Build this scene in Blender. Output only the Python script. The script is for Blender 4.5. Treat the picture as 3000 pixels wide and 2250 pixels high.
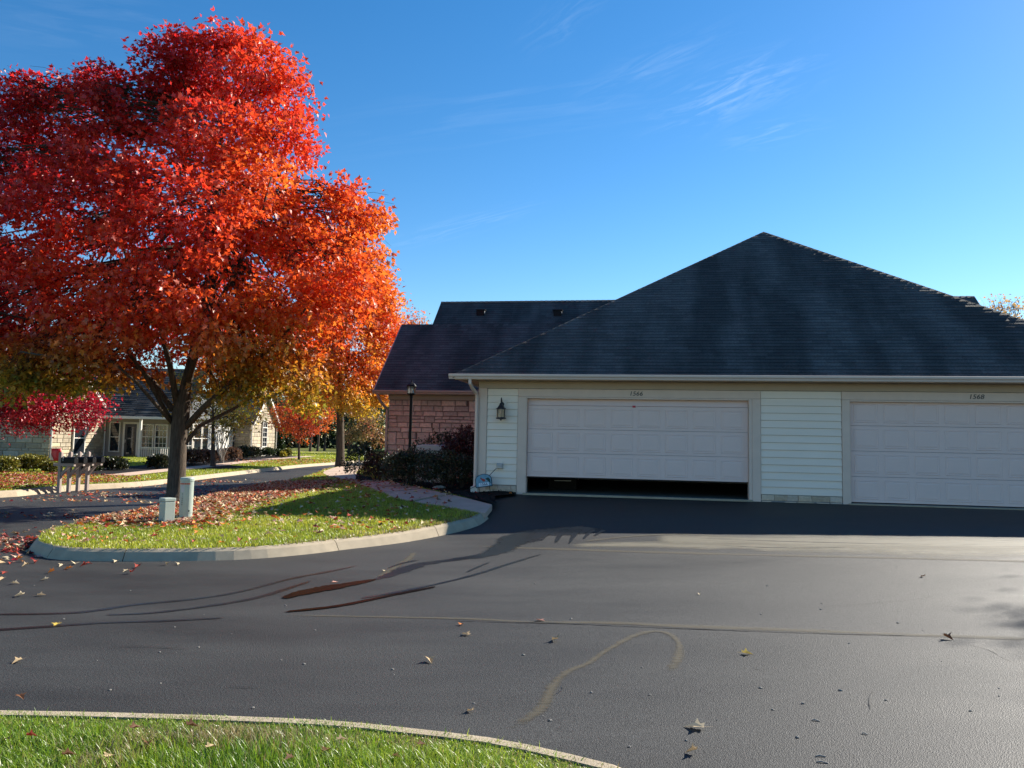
import bpy, bmesh, math, random
import numpy as np
from mathutils import Vector, Matrix
from mathutils.geometry import delaunay_2d_cdt

# ------------------------------------------------------------------ scene, camera, sky, sun
for o in list(bpy.data.objects): bpy.data.objects.remove(o)
SC = bpy.context.scene
COL = SC.collection
R = math.radians
EYE = 1.65; FPX = 2250.0; PITCH = R(4.35); ROLL = R(1.15)
cam = bpy.data.objects.new('camera', bpy.data.cameras.new('camera')); COL.objects.link(cam)
CM = Matrix.Rotation(math.pi/2+PITCH, 3, 'X') @ Matrix.Rotation(ROLL, 3, 'Z')
cam.matrix_world = Matrix.Translation((0, 0, EYE)) @ CM.to_4x4()
cam.data.sensor_width = 36; cam.data.lens = 36*FPX/3000; cam.data.clip_end = 3000; cam.data.clip_start = .05
SC.camera = cam
SUN_EL = 31.8; SUN_AZ = 51.5            # degrees right of the view direction (+Y)
SKY_STRENGTH = .077; SUN_STRENGTH = 5.0; EXPOSURE = 1.15

def mknode(nt, kind, **kw):
    n = nt.nodes.new(kind)
    for k, v in kw.items():
        if k.startswith('i_'):
            key = k[2:]
            n.inputs[int(key) if key.isdigit() else key].default_value = v
        else: setattr(n, k, v)
    return n

def px_dir(x, y):
    return (CM @ Vector(((x-1500)/FPX, -(y-1125)/FPX, -1))).normalized()

world = bpy.data.worlds.new('World'); SC.world = world; world.use_nodes = True
def build_world():
    nt = world.node_tree; nt.nodes.clear(); L = nt.links
    N = lambda k, **kw: mknode(nt, k, **kw)
    out = N('ShaderNodeOutputWorld'); bg = N('ShaderNodeBackground')
    sky = N('ShaderNodeTexSky'); sky.sky_type = 'NISHITA'; sky.sun_disc = False
    sky.sun_elevation = R(SUN_EL); sky.sun_rotation = R(SUN_AZ)
    sky.altitude = 250; sky.air_density = 1.0; sky.dust_density = .1; sky.ozone_density = 2.0
    hsv = N('ShaderNodeHueSaturation'); hsv.inputs['Saturation'].default_value = 1.36
    L.new(sky.outputs[0], hsv.inputs['Color'])
    # thin cirrus: stretched noise gathered around a few places of the sky
    tc = N('ShaderNodeTexCoord')
    total = None
    for (x, y, sx, sy, amp, rot) in ((2150, 270, 260, 90, 1.0, 20), (2260, 390, 150, 40, .55, 12), (1900, 200, 260, 60, .4, 25), (1360, 660, 260, 34, .5, 15), (1650, 60, 160, 60, .32, 35), (1500, 320, 700, 110, .22, 8), (250, 60, 500, 120, .22, -10)):
        d = px_dir(x, y)
        ex = px_dir(x+10*math.cos(R(rot)), y-10*math.sin(R(rot))) - d; ex.normalize()
        ey = d.cross(ex).normalized()
        dx = N('ShaderNodeVectorMath', operation='DOT_PRODUCT'); dx.inputs[1].default_value = ex*(FPX/sx)
        dy = N('ShaderNodeVectorMath', operation='DOT_PRODUCT'); dy.inputs[1].default_value = ey*(FPX/sy)
        dz = N('ShaderNodeVectorMath', operation='DOT_PRODUCT'); dz.inputs[1].default_value = d
        sub = N('ShaderNodeVectorMath', operation='SUBTRACT'); sub.inputs[1].default_value = d
        L.new(tc.outputs['Generated'], sub.inputs[0])
        L.new(sub.outputs[0], dx.inputs[0]); L.new(sub.outputs[0], dy.inputs[0]); L.new(tc.outputs['Generated'], dz.inputs[0])
        cmb = N('ShaderNodeCombineXYZ'); L.new(dx.outputs['Value'], cmb.inputs[0]); L.new(dy.outputs['Value'], cmb.inputs[1])
        ln = N('ShaderNodeVectorMath', operation='LENGTH'); L.new(cmb.outputs[0], ln.inputs[0])
        mr = N('ShaderNodeMapRange', interpolation_type='SMOOTHSTEP'); mr.inputs[1].default_value = 1.25; mr.inputs[2].default_value = 0
        L.new(ln.outputs['Value'], mr.inputs[0])
        wv = N('ShaderNodeTexNoise', noise_dimensions='3D'); wv.inputs['Scale'].default_value = 2.6; wv.inputs['Detail'].default_value = 7; wv.inputs['Roughness'].default_value = .62; wv.inputs['Distortion'].default_value = 1.1
        sc = N('ShaderNodeVectorMath', operation='MULTIPLY'); sc.inputs[1].default_value = (.55, 1.1, 1)
        ad = N('ShaderNodeVectorMath', operation='ADD'); ad.inputs[1].default_value = (x*.37, y*.21, 0)
        L.new(cmb.outputs[0], sc.inputs[0]); L.new(sc.outputs[0], ad.inputs[0]); L.new(ad.outputs[0], wv.inputs['Vector'])
        m2 = N('ShaderNodeMapRange'); m2.inputs[1].default_value = .46; m2.inputs[2].default_value = .82
        L.new(wv.outputs['Fac'], m2.inputs[0])
        mu = N('ShaderNodeMath', operation='MULTIPLY'); L.new(mr.outputs[0], mu.inputs[0]); L.new(m2.outputs[0], mu.inputs[1])
        gt = N('ShaderNodeMath', operation='GREATER_THAN'); gt.inputs[1].default_value = .2; L.new(dz.outputs['Value'], gt.inputs[0])
        mu2 = N('ShaderNodeMath', operation='MULTIPLY'); L.new(mu.outputs[0], mu2.inputs[0]); L.new(gt.outputs[0], mu2.inputs[1])
        mu3 = N('ShaderNodeMath', operation='MULTIPLY'); mu3.inputs[1].default_value = amp; L.new(mu2.outputs[0], mu3.inputs[0])
        if total is None: total = mu3
        else:
            a = N('ShaderNodeMath', operation='ADD', use_clamp=True); L.new(total.outputs[0], a.inputs[0]); L.new(mu3.outputs[0], a.inputs[1]); total = a
    mix = N('ShaderNodeMix', data_type='RGBA'); mix.inputs['B'].default_value = (7.6, 8.4, 9.4, 1)
    k = N('ShaderNodeMath', operation='MULTIPLY'); k.inputs[1].default_value = .22; L.new(total.outputs[0], k.inputs[0])
    L.new(k.outputs[0], mix.inputs['Factor']); L.new(hsv.outputs[0], mix.inputs['A'])
    L.new(mix.outputs['Result'], bg.inputs['Color']); bg.inputs['Strength'].default_value = SKY_STRENGTH
    L.new(bg.outputs[0], out.inputs[0])
build_world()
sun = bpy.data.objects.new('sun', bpy.data.lights.new('sun', 'SUN')); COL.objects.link(sun)
sun.data.energy = SUN_STRENGTH; sun.data.angle = R(.53); sun.data.color = (1, .93, .82)
SUNV = Vector((math.sin(R(SUN_AZ))*math.cos(R(SUN_EL)), math.cos(R(SUN_AZ))*math.cos(R(SUN_EL)), math.sin(R(SUN_EL))))
sun.rotation_euler = SUNV.to_track_quat('Z', 'Y').to_euler(); sun.location = SUNV*80
vs = SC.view_settings; vs.view_transform = 'Standard'; vs.look = 'None'; vs.exposure = EXPOSURE; vs.gamma = 1; vs.use_curve_mapping = False

# ------------------------------------------------------------------ helpers
random.seed(7); RNG = np.random.default_rng(11)
def tag(o, label=None, cat=None, group=None, kind=None):
    if label: o['label'] = label
    if cat: o['category'] = cat
    if group: o['group'] = group
    if kind: o['kind'] = kind
    return o
def empty(name, loc, rz=0, **kw):
    o = bpy.data.objects.new(name, None); COL.objects.link(o); o.location = loc; o.rotation_euler = (0, 0, rz); o.empty_display_size = .2
    return tag(o, **kw)
def link(name, me, parent=None, loc=None, rot=None):
    o = bpy.data.objects.new(name, me); COL.objects.link(o)
    if parent: o.parent = parent
    if loc is not None: o.location = loc
    if rot is not None: o.rotation_euler = rot
    return o
class MB:
    """collects shapes into one mesh"""
    def __init__(s): s.v = []; s.f = []; s.c = []
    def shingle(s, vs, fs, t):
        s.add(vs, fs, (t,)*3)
        for i in (len(s.c)-10+4, len(s.c)-10+5, len(s.c)-2, len(s.c)-1): s.c[i] = (t*.5,)*3   # course shadow line painted dark into the top of a laminated shingle
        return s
    def add(s, vs, fs, col=None):
        k = len(s.v); s.v += [tuple(v) for v in vs]; s.f += [tuple(i+k for i in f) for f in fs]
        if col is not None: s.c += [col]*len(vs)
        return s
    def box(s, x0, x1, y0, y1, z0, z1, col=None):
        return s.add([(x0,y0,z0),(x1,y0,z0),(x1,y1,z0),(x0,y1,z0),(x0,y0,z1),(x1,y0,z1),(x1,y1,z1),(x0,y1,z1)],
                     [(0,3,2,1),(4,5,6,7),(0,1,5,4),(1,2,6,5),(2,3,7,6),(3,0,4,7)], col)
    def prism(s, poly, axis, t0, t1):
        """poly: 2D points; axis the extrusion axis"""
        n = len(poly)
        def P(p, t): return {'x': (t,p[0],p[1]), 'y': (p[0],t,p[1]), 'z': (p[0],p[1],t)}[axis]
        vs = [P(p,t0) for p in poly]+[P(p,t1) for p in poly]
        fs = [tuple(range(n))[::-1], tuple(range(n,2*n))]+[(i,(i+1)%n,n+(i+1)%n,n+i) for i in range(n)]
        return s.add(vs, fs)
    def tube(s, pts, rad, n=8, cap=True):
        pts = [Vector(p) for p in pts]; m = len(pts)
        if not hasattr(rad, '__len__'): rad = [rad]*m
        base = len(s.v); prev = None
        for i, p in enumerate(pts):
            d = (pts[min(i+1,m-1)]-pts[max(i-1,0)]).normalized()
            if prev is None: a = d.orthogonal().normalized()
            else:
                a = prev-d*prev.dot(d)
                a = a.normalized() if a.length > 1e-6 else d.orthogonal().normalized()
            prev = a; b = d.cross(a)
            for k in range(n):
                t = 2*math.pi*k/n; s.v.append(tuple(p+(a*math.cos(t)+b*math.sin(t))*rad[i]))
        for i in range(m-1):
            for k in range(n):
                q = base+i*n; s.f.append((q+k, q+(k+1)%n, q+n+(k+1)%n, q+n+k))
        if cap:
            s.f.append(tuple(base+k for k in range(n))[::-1]); s.f.append(tuple(base+(m-1)*n+k for k in range(n)))
        return s
    def lathe(s, prof, n=16, c=(0,0), rot0=0):
        base = len(s.v); m = len(prof)
        for r, z in prof:
            for k in range(n):
                t = rot0+2*math.pi*k/n; s.v.append((c[0]+r*math.cos(t), c[1]+r*math.sin(t), z))
        for i in range(m-1):
            for k in range(n):
                q = base+i*n; s.f.append((q+k, q+(k+1)%n, q+n+(k+1)%n, q+n+k))
        s.f.append(tuple(base+k for k in range(n))[::-1]); s.f.append(tuple(base+(m-1)*n+k for k in range(n)))
        return s
    def mesh(s, name, mat, smooth=False):
        me = bpy.data.meshes.new(name); me.from_pydata(s.v, [], s.f)
        if mat: me.materials.append(mat)
        if s.c:
            at = me.attributes.new('col', 'FLOAT_COLOR', 'POINT')
            at.data.foreach_set('color', np.array([(c[0],c[1],c[2],1) for c in s.c], np.float32).ravel())
        if smooth: me.polygons.foreach_set('use_smooth', [True]*len(me.polygons))
        me.update(); return me
    def build(s, name, mat, parent=None, smooth=False, bevel=0, seg=2, loc=None, rot=None):
        o = link(name, s.mesh(name, mat, smooth), parent, loc, rot)
        if bevel:
            b = o.modifiers.new('bevel', 'BEVEL'); b.width = bevel; b.segments = seg; b.limit_method = 'ANGLE'; b.angle_limit = R(40)
        return o
def soup(name, verts, faces_n, mat, parent=None, col=None, loops=None, smooth=False):
    """numpy mesh: verts (n,3); loops int array; faces_n loop counts"""
    me = bpy.data.meshes.new(name)
    me.vertices.add(len(verts)); me.vertices.foreach_set('co', np.asarray(verts, np.float32).ravel())
    me.loops.add(len(loops)); me.loops.foreach_set('vertex_index', np.asarray(loops, np.int32))
    me.polygons.add(len(faces_n)); st = np.concatenate(([0], np.cumsum(faces_n)[:-1]))
    me.polygons.foreach_set('loop_start', st.astype(np.int32))
    if smooth: me.polygons.foreach_set('use_smooth', np.ones(len(faces_n), bool))
    if col is not None:
        at = me.attributes.new('col', 'FLOAT_COLOR', 'POINT')
        c4 = np.ones((len(verts), 4), np.float32); c4[:, :3] = col; at.data.foreach_set('color', c4.ravel())
    me.materials.append(mat); me.update(calc_edges=True); me.validate()
    return link(name, me, parent)
def sm(t):
    t = np.clip(t, 0, 1); return t*t*(3-2*t)
def pt_in_poly(px, py, poly):
    px = np.asarray(px); py = np.asarray(py); ins = np.zeros(px.shape, bool); n = len(poly)
    for i in range(n):
        x0, y0 = poly[i]; x1, y1 = poly[(i+1) % n]
        if y0 == y1: continue
        c = ((y0 > py) != (y1 > py)) & (px < (x1-x0)*(py-y0)/(y1-y0)+x0); ins ^= c
    return ins

# ------------------------------------------------------------------ materials
MATS = {}
def material(name, col, rough=.7, spec=.5, var=.15, scale=6, bump=0, bscale=60, metallic=0, stretch=(1,1,1), attr=False, col2=None, coat=0, detail=5, rnd=0):
    m = bpy.data.materials.new(name); m.use_nodes = True; nt = m.node_tree; L = nt.links; b = nt.nodes['Principled BSDF']
    b.inputs['Roughness'].default_value = rough; b.inputs['Metallic'].default_value = metallic; b.inputs['Specular IOR Level'].default_value = spec
    b.inputs['Coat Weight'].default_value = coat
    tc = mknode(nt, 'ShaderNodeTexCoord'); mp = mknode(nt, 'ShaderNodeMapping'); mp.inputs['Scale'].default_value = stretch
    L.new(tc.outputs['Object'], mp.inputs[0])
    nz = mknode(nt, 'ShaderNodeTexNoise'); nz.inputs['Scale'].default_value = scale; nz.inputs['Detail'].default_value = detail; nz.inputs['Roughness'].default_value = .6
    L.new(mp.outputs[0], nz.inputs['Vector'])
    mr = mknode(nt, 'ShaderNodeMapRange'); mr.inputs[1].default_value = .3; mr.inputs[2].default_value = .7
    L.new(nz.outputs['Fac'], mr.inputs[0])
    mix = mknode(nt, 'ShaderNodeMix', data_type='RGBA')
    c2 = col2 if col2 else tuple(c*(1+var) for c in col); c1 = col if col2 else tuple(c*(1-var) for c in col)
    mix.inputs['A'].default_value = (*c1, 1); mix.inputs['B'].default_value = (*c2, 1); L.new(mr.outputs[0], mix.inputs['Factor'])
    res = mix.outputs['Result']
    if attr:
        at = mknode(nt, 'ShaderNodeAttribute', attribute_name='col'); mu = mknode(nt, 'ShaderNodeMix', data_type='RGBA', blend_type='MULTIPLY'); mu.inputs['Factor'].default_value = 1
        L.new(res, mu.inputs['A']); L.new(at.outputs['Color'], mu.inputs['B']); res = mu.outputs['Result']
    if rnd:
        oi = mknode(nt, 'ShaderNodeObjectInfo'); m2 = mknode(nt, 'ShaderNodeMapRange'); m2.inputs[3].default_value = 1-rnd; m2.inputs[4].default_value = 1+rnd
        L.new(oi.outputs['Random'], m2.inputs[0]); mu = mknode(nt, 'ShaderNodeMix', data_type='RGBA', blend_type='MULTIPLY'); mu.inputs['Factor'].default_value = 1
        L.new(res, mu.inputs['A']); L.new(m2.outputs[0], mu.inputs['B']); res = mu.outputs['Result']
    L.new(res, b.inputs['Base Color'])
    if bump:
        n2 = mknode(nt, 'ShaderNodeTexNoise'); n2.inputs['Scale'].default_value = bscale; n2.inputs['Detail'].default_value = 4; L.new(mp.outputs[0], n2.inputs['Vector'])
        bp = mknode(nt, 'ShaderNodeBump'); bp.inputs['Strength'].default_value = bump; bp.inputs['Distance'].default_value = .02
        L.new(n2.outputs['Fac'], bp.inputs['Height']); L.new(bp.outputs[0], b.inputs['Normal'])
    MATS[name] = m; return m
def leaf_material(name, transl=.45, gloss=.06, rough=.45, tint=(1,1,1)):
    m = bpy.data.materials.new(name); m.use_nodes = True; nt = m.node_tree; L = nt.links
    nt.nodes.remove(nt.nodes['Principled BSDF']); out = nt.nodes['Material Output']
    at = mknode(nt, 'ShaderNodeAttribute', attribute_name='col')
    mt = mknode(nt, 'ShaderNodeMix', data_type='RGBA', blend_type='MULTIPLY'); mt.inputs['Factor'].default_value = 1; mt.inputs['B'].default_value = (*tint, 1)
    L.new(at.outputs['Color'], mt.inputs['A'])
    d = mknode(nt, 'ShaderNodeBsdfDiffuse'); t = mknode(nt, 'ShaderNodeBsdfTranslucent'); g = mknode(nt, 'ShaderNodeBsdfGlossy'); g.inputs['Roughness'].default_value = rough
    m1 = mknode(nt, 'ShaderNodeMixShader'); m1.inputs[0].default_value = transl; m2 = mknode(nt, 'ShaderNodeMixShader'); m2.inputs[0].default_value = gloss
    L.new(mt.outputs['Result'], d.inputs['Color']); L.new(mt.outputs['Result'], t.inputs['Color'])
    L.new(d.outputs[0], m1.inputs[1]); L.new(t.outputs[0], m1.inputs[2]); L.new(m1.outputs[0], m2.inputs[1]); L.new(g.outputs[0], m2.inputs[2]); L.new(m2.outputs[0], out.inputs[0])
    MATS[name] = m; return m
def glass_material(name, col, rough=.04, spec=.6):
    return material(name, col, rough, spec, .1, 3)
def clear_glass(name):
    m = bpy.data.materials.new(name); m.use_nodes = True; nt = m.node_tree; L = nt.links; nt.nodes.remove(nt.nodes['Principled BSDF'])
    t = mknode(nt, 'ShaderNodeBsdfTransparent'); t.inputs[0].default_value = (.85,.88,.88,1); g = mknode(nt, 'ShaderNodeBsdfGlossy'); g.inputs['Roughness'].default_value = .08
    f = mknode(nt, 'ShaderNodeFresnel'); f.inputs[0].default_value = 1.6
    dif = mknode(nt, 'ShaderNodeBsdfTranslucent'); dif.inputs[0].default_value = (.8,.82,.8,1); m0 = mknode(nt, 'ShaderNodeMixShader'); m0.inputs[0].default_value = .3; L.new(t.outputs[0], m0.inputs[1]); L.new(dif.outputs[0], m0.inputs[2])
    mx = mknode(nt, 'ShaderNodeMixShader'); L.new(f.outputs[0], mx.inputs[0]); L.new(m0.outputs[0], mx.inputs[1]); L.new(g.outputs[0], mx.inputs[2]); L.new(mx.outputs[0], nt.nodes['Material Output'].inputs[0])
    MATS[name] = m; return m

def asphalt_material():
    m = material('asphalt', (.036,.036,.038), .62, .26, .12, 1.1)
    nt = m.node_tree; L = nt.links; b = nt.nodes['Principled BSDF']
    tc = mknode(nt, 'ShaderNodeTexCoord')
    big = mknode(nt, 'ShaderNodeTexNoise'); big.inputs['Scale'].default_value = .35; big.inputs['Detail'].default_value = 6; big.inputs['Roughness'].default_value = .65
    mp = mknode(nt, 'ShaderNodeMapping'); mp.inputs['Scale'].default_value = (.6, 1.8, 1); mp.inputs['Rotation'].default_value = (0,0,R(-6)); L.new(tc.outputs['Object'], mp.inputs[0]); L.new(mp.outputs[0], big.inputs['Vector'])
    fine = mknode(nt, 'ShaderNodeTexNoise'); fine.inputs['Scale'].default_value = 190; fine.inputs['Detail'].default_value = 3; L.new(tc.outputs['Object'], fine.inputs['Vector'])
    vor = mknode(nt, 'ShaderNodeTexVoronoi'); vor.inputs['Scale'].default_value = 140; L.new(tc.outputs['Object'], vor.inputs['Vector'])
    r1 = mknode(nt, 'ShaderNodeMapRange'); r1.inputs[1].default_value = .3; r1.inputs[2].default_value = .72; r1.inputs[3].default_value = .62; r1.inputs[4].default_value = 1.5; L.new(big.outputs['Fac'], r1.inputs[0])
    r2 = mknode(nt, 'ShaderNodeMapRange'); r2.inputs[1].default_value = .3; r2.inputs[2].default_value = .7; r2.inputs[3].default_value = .7; r2.inputs[4].default_value = 1.35; L.new(fine.outputs['Fac'], r2.inputs[0])
    mu0 = mknode(nt, 'ShaderNodeMath', operation='MULTIPLY'); L.new(r1.outputs[0], mu0.inputs[0]); L.new(r2.outputs[0], mu0.inputs[1])
    sp = mknode(nt, 'ShaderNodeTexNoise'); sp.inputs['Scale'].default_value = 62; sp.inputs['Detail'].default_value = 5; sp.inputs['Roughness'].default_value = .8; L.new(tc.outputs['Object'], sp.inputs['Vector'])
    r3 = mknode(nt, 'ShaderNodeMapRange'); r3.inputs[1].default_value = .36; r3.inputs[2].default_value = .72; r3.inputs[3].default_value = .42; r3.inputs[4].default_value = 2.3; L.new(sp.outputs['Fac'], r3.inputs[0])
    mu = mknode(nt, 'ShaderNodeMath', operation='MULTIPLY'); L.new(mu0.outputs[0], mu.inputs[0]); L.new(r3.outputs[0], mu.inputs[1])
    # pale worn seal coat on the apron: worn band about five metres in front of the garage
    c = mknode(nt, 'ShaderNodeMix', data_type='RGBA', blend_type='MULTIPLY'); c.inputs['Factor'].default_value = 1; c.inputs['A'].default_value = (.0265,.027,.0265,1); L.new(mu.outputs[0], c.inputs['B'])
    L.new(c.outputs['Result'], b.inputs['Base Color'])
    rr = mknode(nt, 'ShaderNodeMapRange'); rr.inputs[1].default_value = .3; rr.inputs[2].default_value = .7; rr.inputs[3].default_value = .55; rr.inputs[4].default_value = .72; L.new(big.outputs['Fac'], rr.inputs[0]); L.new(rr.outputs[0], b.inputs['Roughness'])
    ad = mknode(nt, 'ShaderNodeMath', operation='ADD'); L.new(sp.outputs['Fac'], ad.inputs[0]); L.new(vor.outputs['Distance'], ad.inputs[1])
    bp = mknode(nt, 'ShaderNodeBump'); bp.inputs['Strength'].default_value = .42; bp.inputs['Distance'].default_value = .009; L.new(ad.outputs[0], bp.inputs['Height']); L.new(bp.outputs[0], b.inputs['Normal'])
    return m
def stain_material(name, col, rough, lo, hi, scale=(8,8,8), amount=1.0, spec=.5):
    """a smear with a ragged, see-through outline: 'edge' attribute (1 middle, 0 rim) times noise"""
    m = bpy.data.materials.new(name); m.use_nodes = True; nt = m.node_tree; L = nt.links; b = nt.nodes['Principled BSDF']
    b.inputs['Base Color'].default_value = (*col, 1); b.inputs['Roughness'].default_value = rough; b.inputs['Specular IOR Level'].default_value = spec
    at = mknode(nt, 'ShaderNodeAttribute', attribute_name='col'); sep = mknode(nt, 'ShaderNodeSeparateColor'); L.new(at.outputs['Color'], sep.inputs[0])
    tc = mknode(nt, 'ShaderNodeTexCoord'); mp = mknode(nt, 'ShaderNodeMapping'); mp.inputs['Scale'].default_value = scale; L.new(tc.outputs['Object'], mp.inputs[0])
    nz = mknode(nt, 'ShaderNodeTexNoise'); nz.inputs['Scale'].default_value = 1; nz.inputs['Detail'].default_value = 6; nz.inputs['Roughness'].default_value = .7; L.new(mp.outputs[0], nz.inputs['Vector'])
    ad = mknode(nt, 'ShaderNodeMath', operation='ADD'); L.new(sep.outputs[0], ad.inputs[0]); L.new(nz.outputs['Fac'], ad.inputs[1])
    mr = mknode(nt, 'ShaderNodeMapRange'); mr.inputs[1].default_value = lo; mr.inputs[2].default_value = hi; mr.inputs[4].default_value = amount; L.new(ad.outputs[0], mr.inputs[0])
    L.new(mr.outputs[0], b.inputs['Alpha']); MATS[name] = m; return m
def roof_material():
    m = material('shingle', (.080,.082,.080), .85, .3, .3, 30, .5, 260, attr=True)
    nt = m.node_tree; L = nt.links; b = nt.nodes['Principled BSDF']; src = b.inputs['Base Color'].links[0].from_socket
    tc = mknode(nt, 'ShaderNodeTexCoord'); mp = mknode(nt, 'ShaderNodeMapping'); mp.inputs['Scale'].default_value = (1.0, .22, .22); L.new(tc.outputs['Object'], mp.inputs[0])
    nz = mknode(nt, 'ShaderNodeTexNoise'); nz.inputs['Scale'].default_value = 1.1; nz.inputs['Detail'].default_value = 4; L.new(mp.outputs[0], nz.inputs['Vector'])
    mr = mknode(nt, 'ShaderNodeMapRange'); mr.inputs[1].default_value = .4; mr.inputs[2].default_value = .62; mr.inputs[3].default_value = .6; mr.inputs[4].default_value = 1.2; L.new(nz.outputs['Fac'], mr.inputs[0])
    mu = mknode(nt, 'ShaderNodeMix', data_type='RGBA', blend_type='MULTIPLY'); mu.inputs['Factor'].default_value = 1; L.new(src, mu.inputs['A']); L.new(mr.outputs[0], mu.inputs['B']); L.new(mu.outputs['Result'], b.inputs['Base Color'])
    return m
M = MATS
asphalt_material(); roof_material()
material('lawn_soil', (.10,.11,.028), .95, .2, .3, 5, .6, 60, col2=(.16,.17,.04))
material('far_grass', (.07,.11,.025), .95, .2, .3, .6, .5, 8, col2=(.11,.13,.04))
material('concrete', (.39,.32,.225), .9, .3, .12, 5, .35, 140)
material('path_concrete', (.50,.37,.28), .9, .3, .12, 2, .25, 120)
material('mulch', (.010,.008,.008), .95, .2, .5, 40, 1, 60)
material('siding', (.88,.75,.62), .6, .35, .04, 3, .05, 40, stretch=(.3,1,1))
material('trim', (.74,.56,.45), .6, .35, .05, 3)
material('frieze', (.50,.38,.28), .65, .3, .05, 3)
material('gutter', (.68,.54,.46), .45, .5, .05, 3)
material('bounce_pink_trim', (.46,.33,.28), .5, .4, .06, 3)  # wing trim, pinkish bounce light put into the colour
material('garage_door', (.80,.60,.535), .5, .4, .03, 2, .05, 120)
material('mortar', (.20,.12,.11), .95, .2, .2, 20, .5, 80)
material('pink_stone', (.68,.47,.40), .9, .25, .2, 9, .9, 28, attr=True)
material('cream_mortar', (.30,.26,.19), .95, .2, .2, 20, .5, 80)
material('cream_stone', (.42,.36,.27), .9, .25, .18, 8, .8, 24, attr=True)
material('foundation_stone', (.62,.50,.39), .9, .25, .15, 12, .7, 40, attr=True)
material('black_metal', (.008,.008,.009), .5, .15, .2, 12)
material('bronze_metal', (.03,.027,.03), .4, .5, .3, 25, .2, 60)
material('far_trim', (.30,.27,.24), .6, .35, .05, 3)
material('white_paint', (.64,.61,.55), .5, .4, .04, 4)
material('taupe_paint', (.30,.24,.21), .7, .3, .1, 8)
material('pedestal_green', (.36,.41,.36), .45, .45, .05, 5)
material('bark', (.035,.028,.022), .95, .2, .45, 14, 1, 26, stretch=(2.2,2.2,.3), col2=(.13,.10,.075))
material('twig_bark', (.05,.036,.028), .9, .2, .3, 20)
material('dark_interior', (.35,.33,.30), .9, .2, .1, 3)
material('garage_floor', (.20,.20,.19), .6, .4, .15, 2)
material('rubber', (.012,.012,.012), .8, .3, .2, 20)
material('window_glass', (.012,.016,.022), .05, .6, .2, 2)
material('door_dark', (.012,.016,.03), .3, .5, .1, 4)
material('slate_blue', (.16,.30,.36), .5, .4, .25, 14)
material('slate_navy', (.012,.025,.04), .5, .4, .1, 10)
material('plaque_white', (.62,.68,.72), .5, .4, .05, 8)
material('bird_red', (.40,.05,.03), .5, .4, .2, 40)
material('pine_green', (.02,.06,.05), .6, .3, .4, 40)
material('number_black', (.015,.015,.018), .4, .5, .1, 8)
material('red_plastic', (.55,.03,.05), .4, .5, .1, 8)
material('orange_band', (.40,.06,.02), .5, .4, .1, 8)
material('grey_lid', (.42,.42,.42), .5, .4, .05, 4)
material('pale_rock', (.30,.28,.25), .9, .3, .25, 10, .6, 30)
material('lamp_bulb', (.8,.78,.7), .2, .5, .05, 4)
material('flame_glass', (.50,.26,.20), .3, .5, .3, 20)
material('metal_zinc', (.35,.36,.37), .4, .5, .1, 10, metallic=.7)
clear_glass('lamp_glass')
leaf_material('maple_leaf', .58, .045, .45); leaf_material('grass_blade', .5, .05, .4); leaf_material('shrub_leaf', .25, .06, .4); leaf_material('fallen', .15, .03, .6)
stain_material('tan_smear', (.075,.063,.038), .8, .76, 1.22, (9,26,16), .7)
stain_material('worn_smear', (.19,.17,.12), .68, .78, 1.2, (1.8,34,3), .75)
stain_material('wet_streak', (.010,.010,.012), .3, .78, 1.0, (7,7,7), .85)
stain_material('crack_fill', (.012,.011,.010), .6, .95, 1.2, (6,20,9), .8)
pw_ = stain_material('puddle_water', (.012,.006,.005), .24, .60, .66, (14,14,14), 1.0, .12)
pw_.node_tree.nodes['Principled BSDF'].inputs['IOR'].default_value = 1.16

# ------------------------------------------------------------------ terrain heights (world X right, Y away from the camera)
YAW = R(9.5); HO = Vector((-.74, 17.74, .5))          # garage left front corner, floor level
HU = Vector((math.cos(YAW), -math.sin(YAW), 0)); HN = Vector((math.sin(YAW), math.cos(YAW), 0))
def house_ab(X, Y):
    dx = X-HO.x; dy = Y-HO.y
    return dx*HU.x+dy*HU.y, dx*HN.x+dy*HN.y
def house_pt(a, b, h=0): return HO+HU*a+HN*b+Vector((0,0,h))
def road_z(X, Y):
    X = np.asarray(X, float); Y = np.asarray(Y, float)
    a, b = house_ab(X, Y); bf = -b
    z0 = .032*np.clip(X, 0, 15)
    S = np.clip(1-bf/6, 0, 1); S = np.where(S < .15, S*S/.3, S-.075); S = np.clip(S/.925, 0, 1)
    W = sm((a+.8+1.6*np.clip(1-bf/4, 0, 1))/2.8)
    return z0+(.485-z0)*S*W
def lawn_z(X, Y):
    X = np.asarray(X, float); Y = np.asarray(Y, float)
    t = .15+.33*sm((X+7.6)/5.5)*sm((Y-12)/5.5)
    t = np.where(X < -11, .15+.012*np.clip(-12-X, 0, 12), t)
    t = np.where(Y < 6, .15+0*X, t)
    return np.maximum(t, road_z(X, Y)+.03)
def on(fn, x, y):
    """photo pixel -> point on the ground surface fn"""
    d = px_dir(x, y); t = (0.1-EYE)/d.z
    for _ in range(40):
        p = d*t; z = float(fn(p.x, p.y)); t = .5*t+.5*(z-EYE)/d.z
    p = d*t; return (p.x, p.y)
def onz(x, y, z):
    d = px_dir(x, y); t = (z-EYE)/d.z; return (d.x*t, d.y*t)
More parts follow.
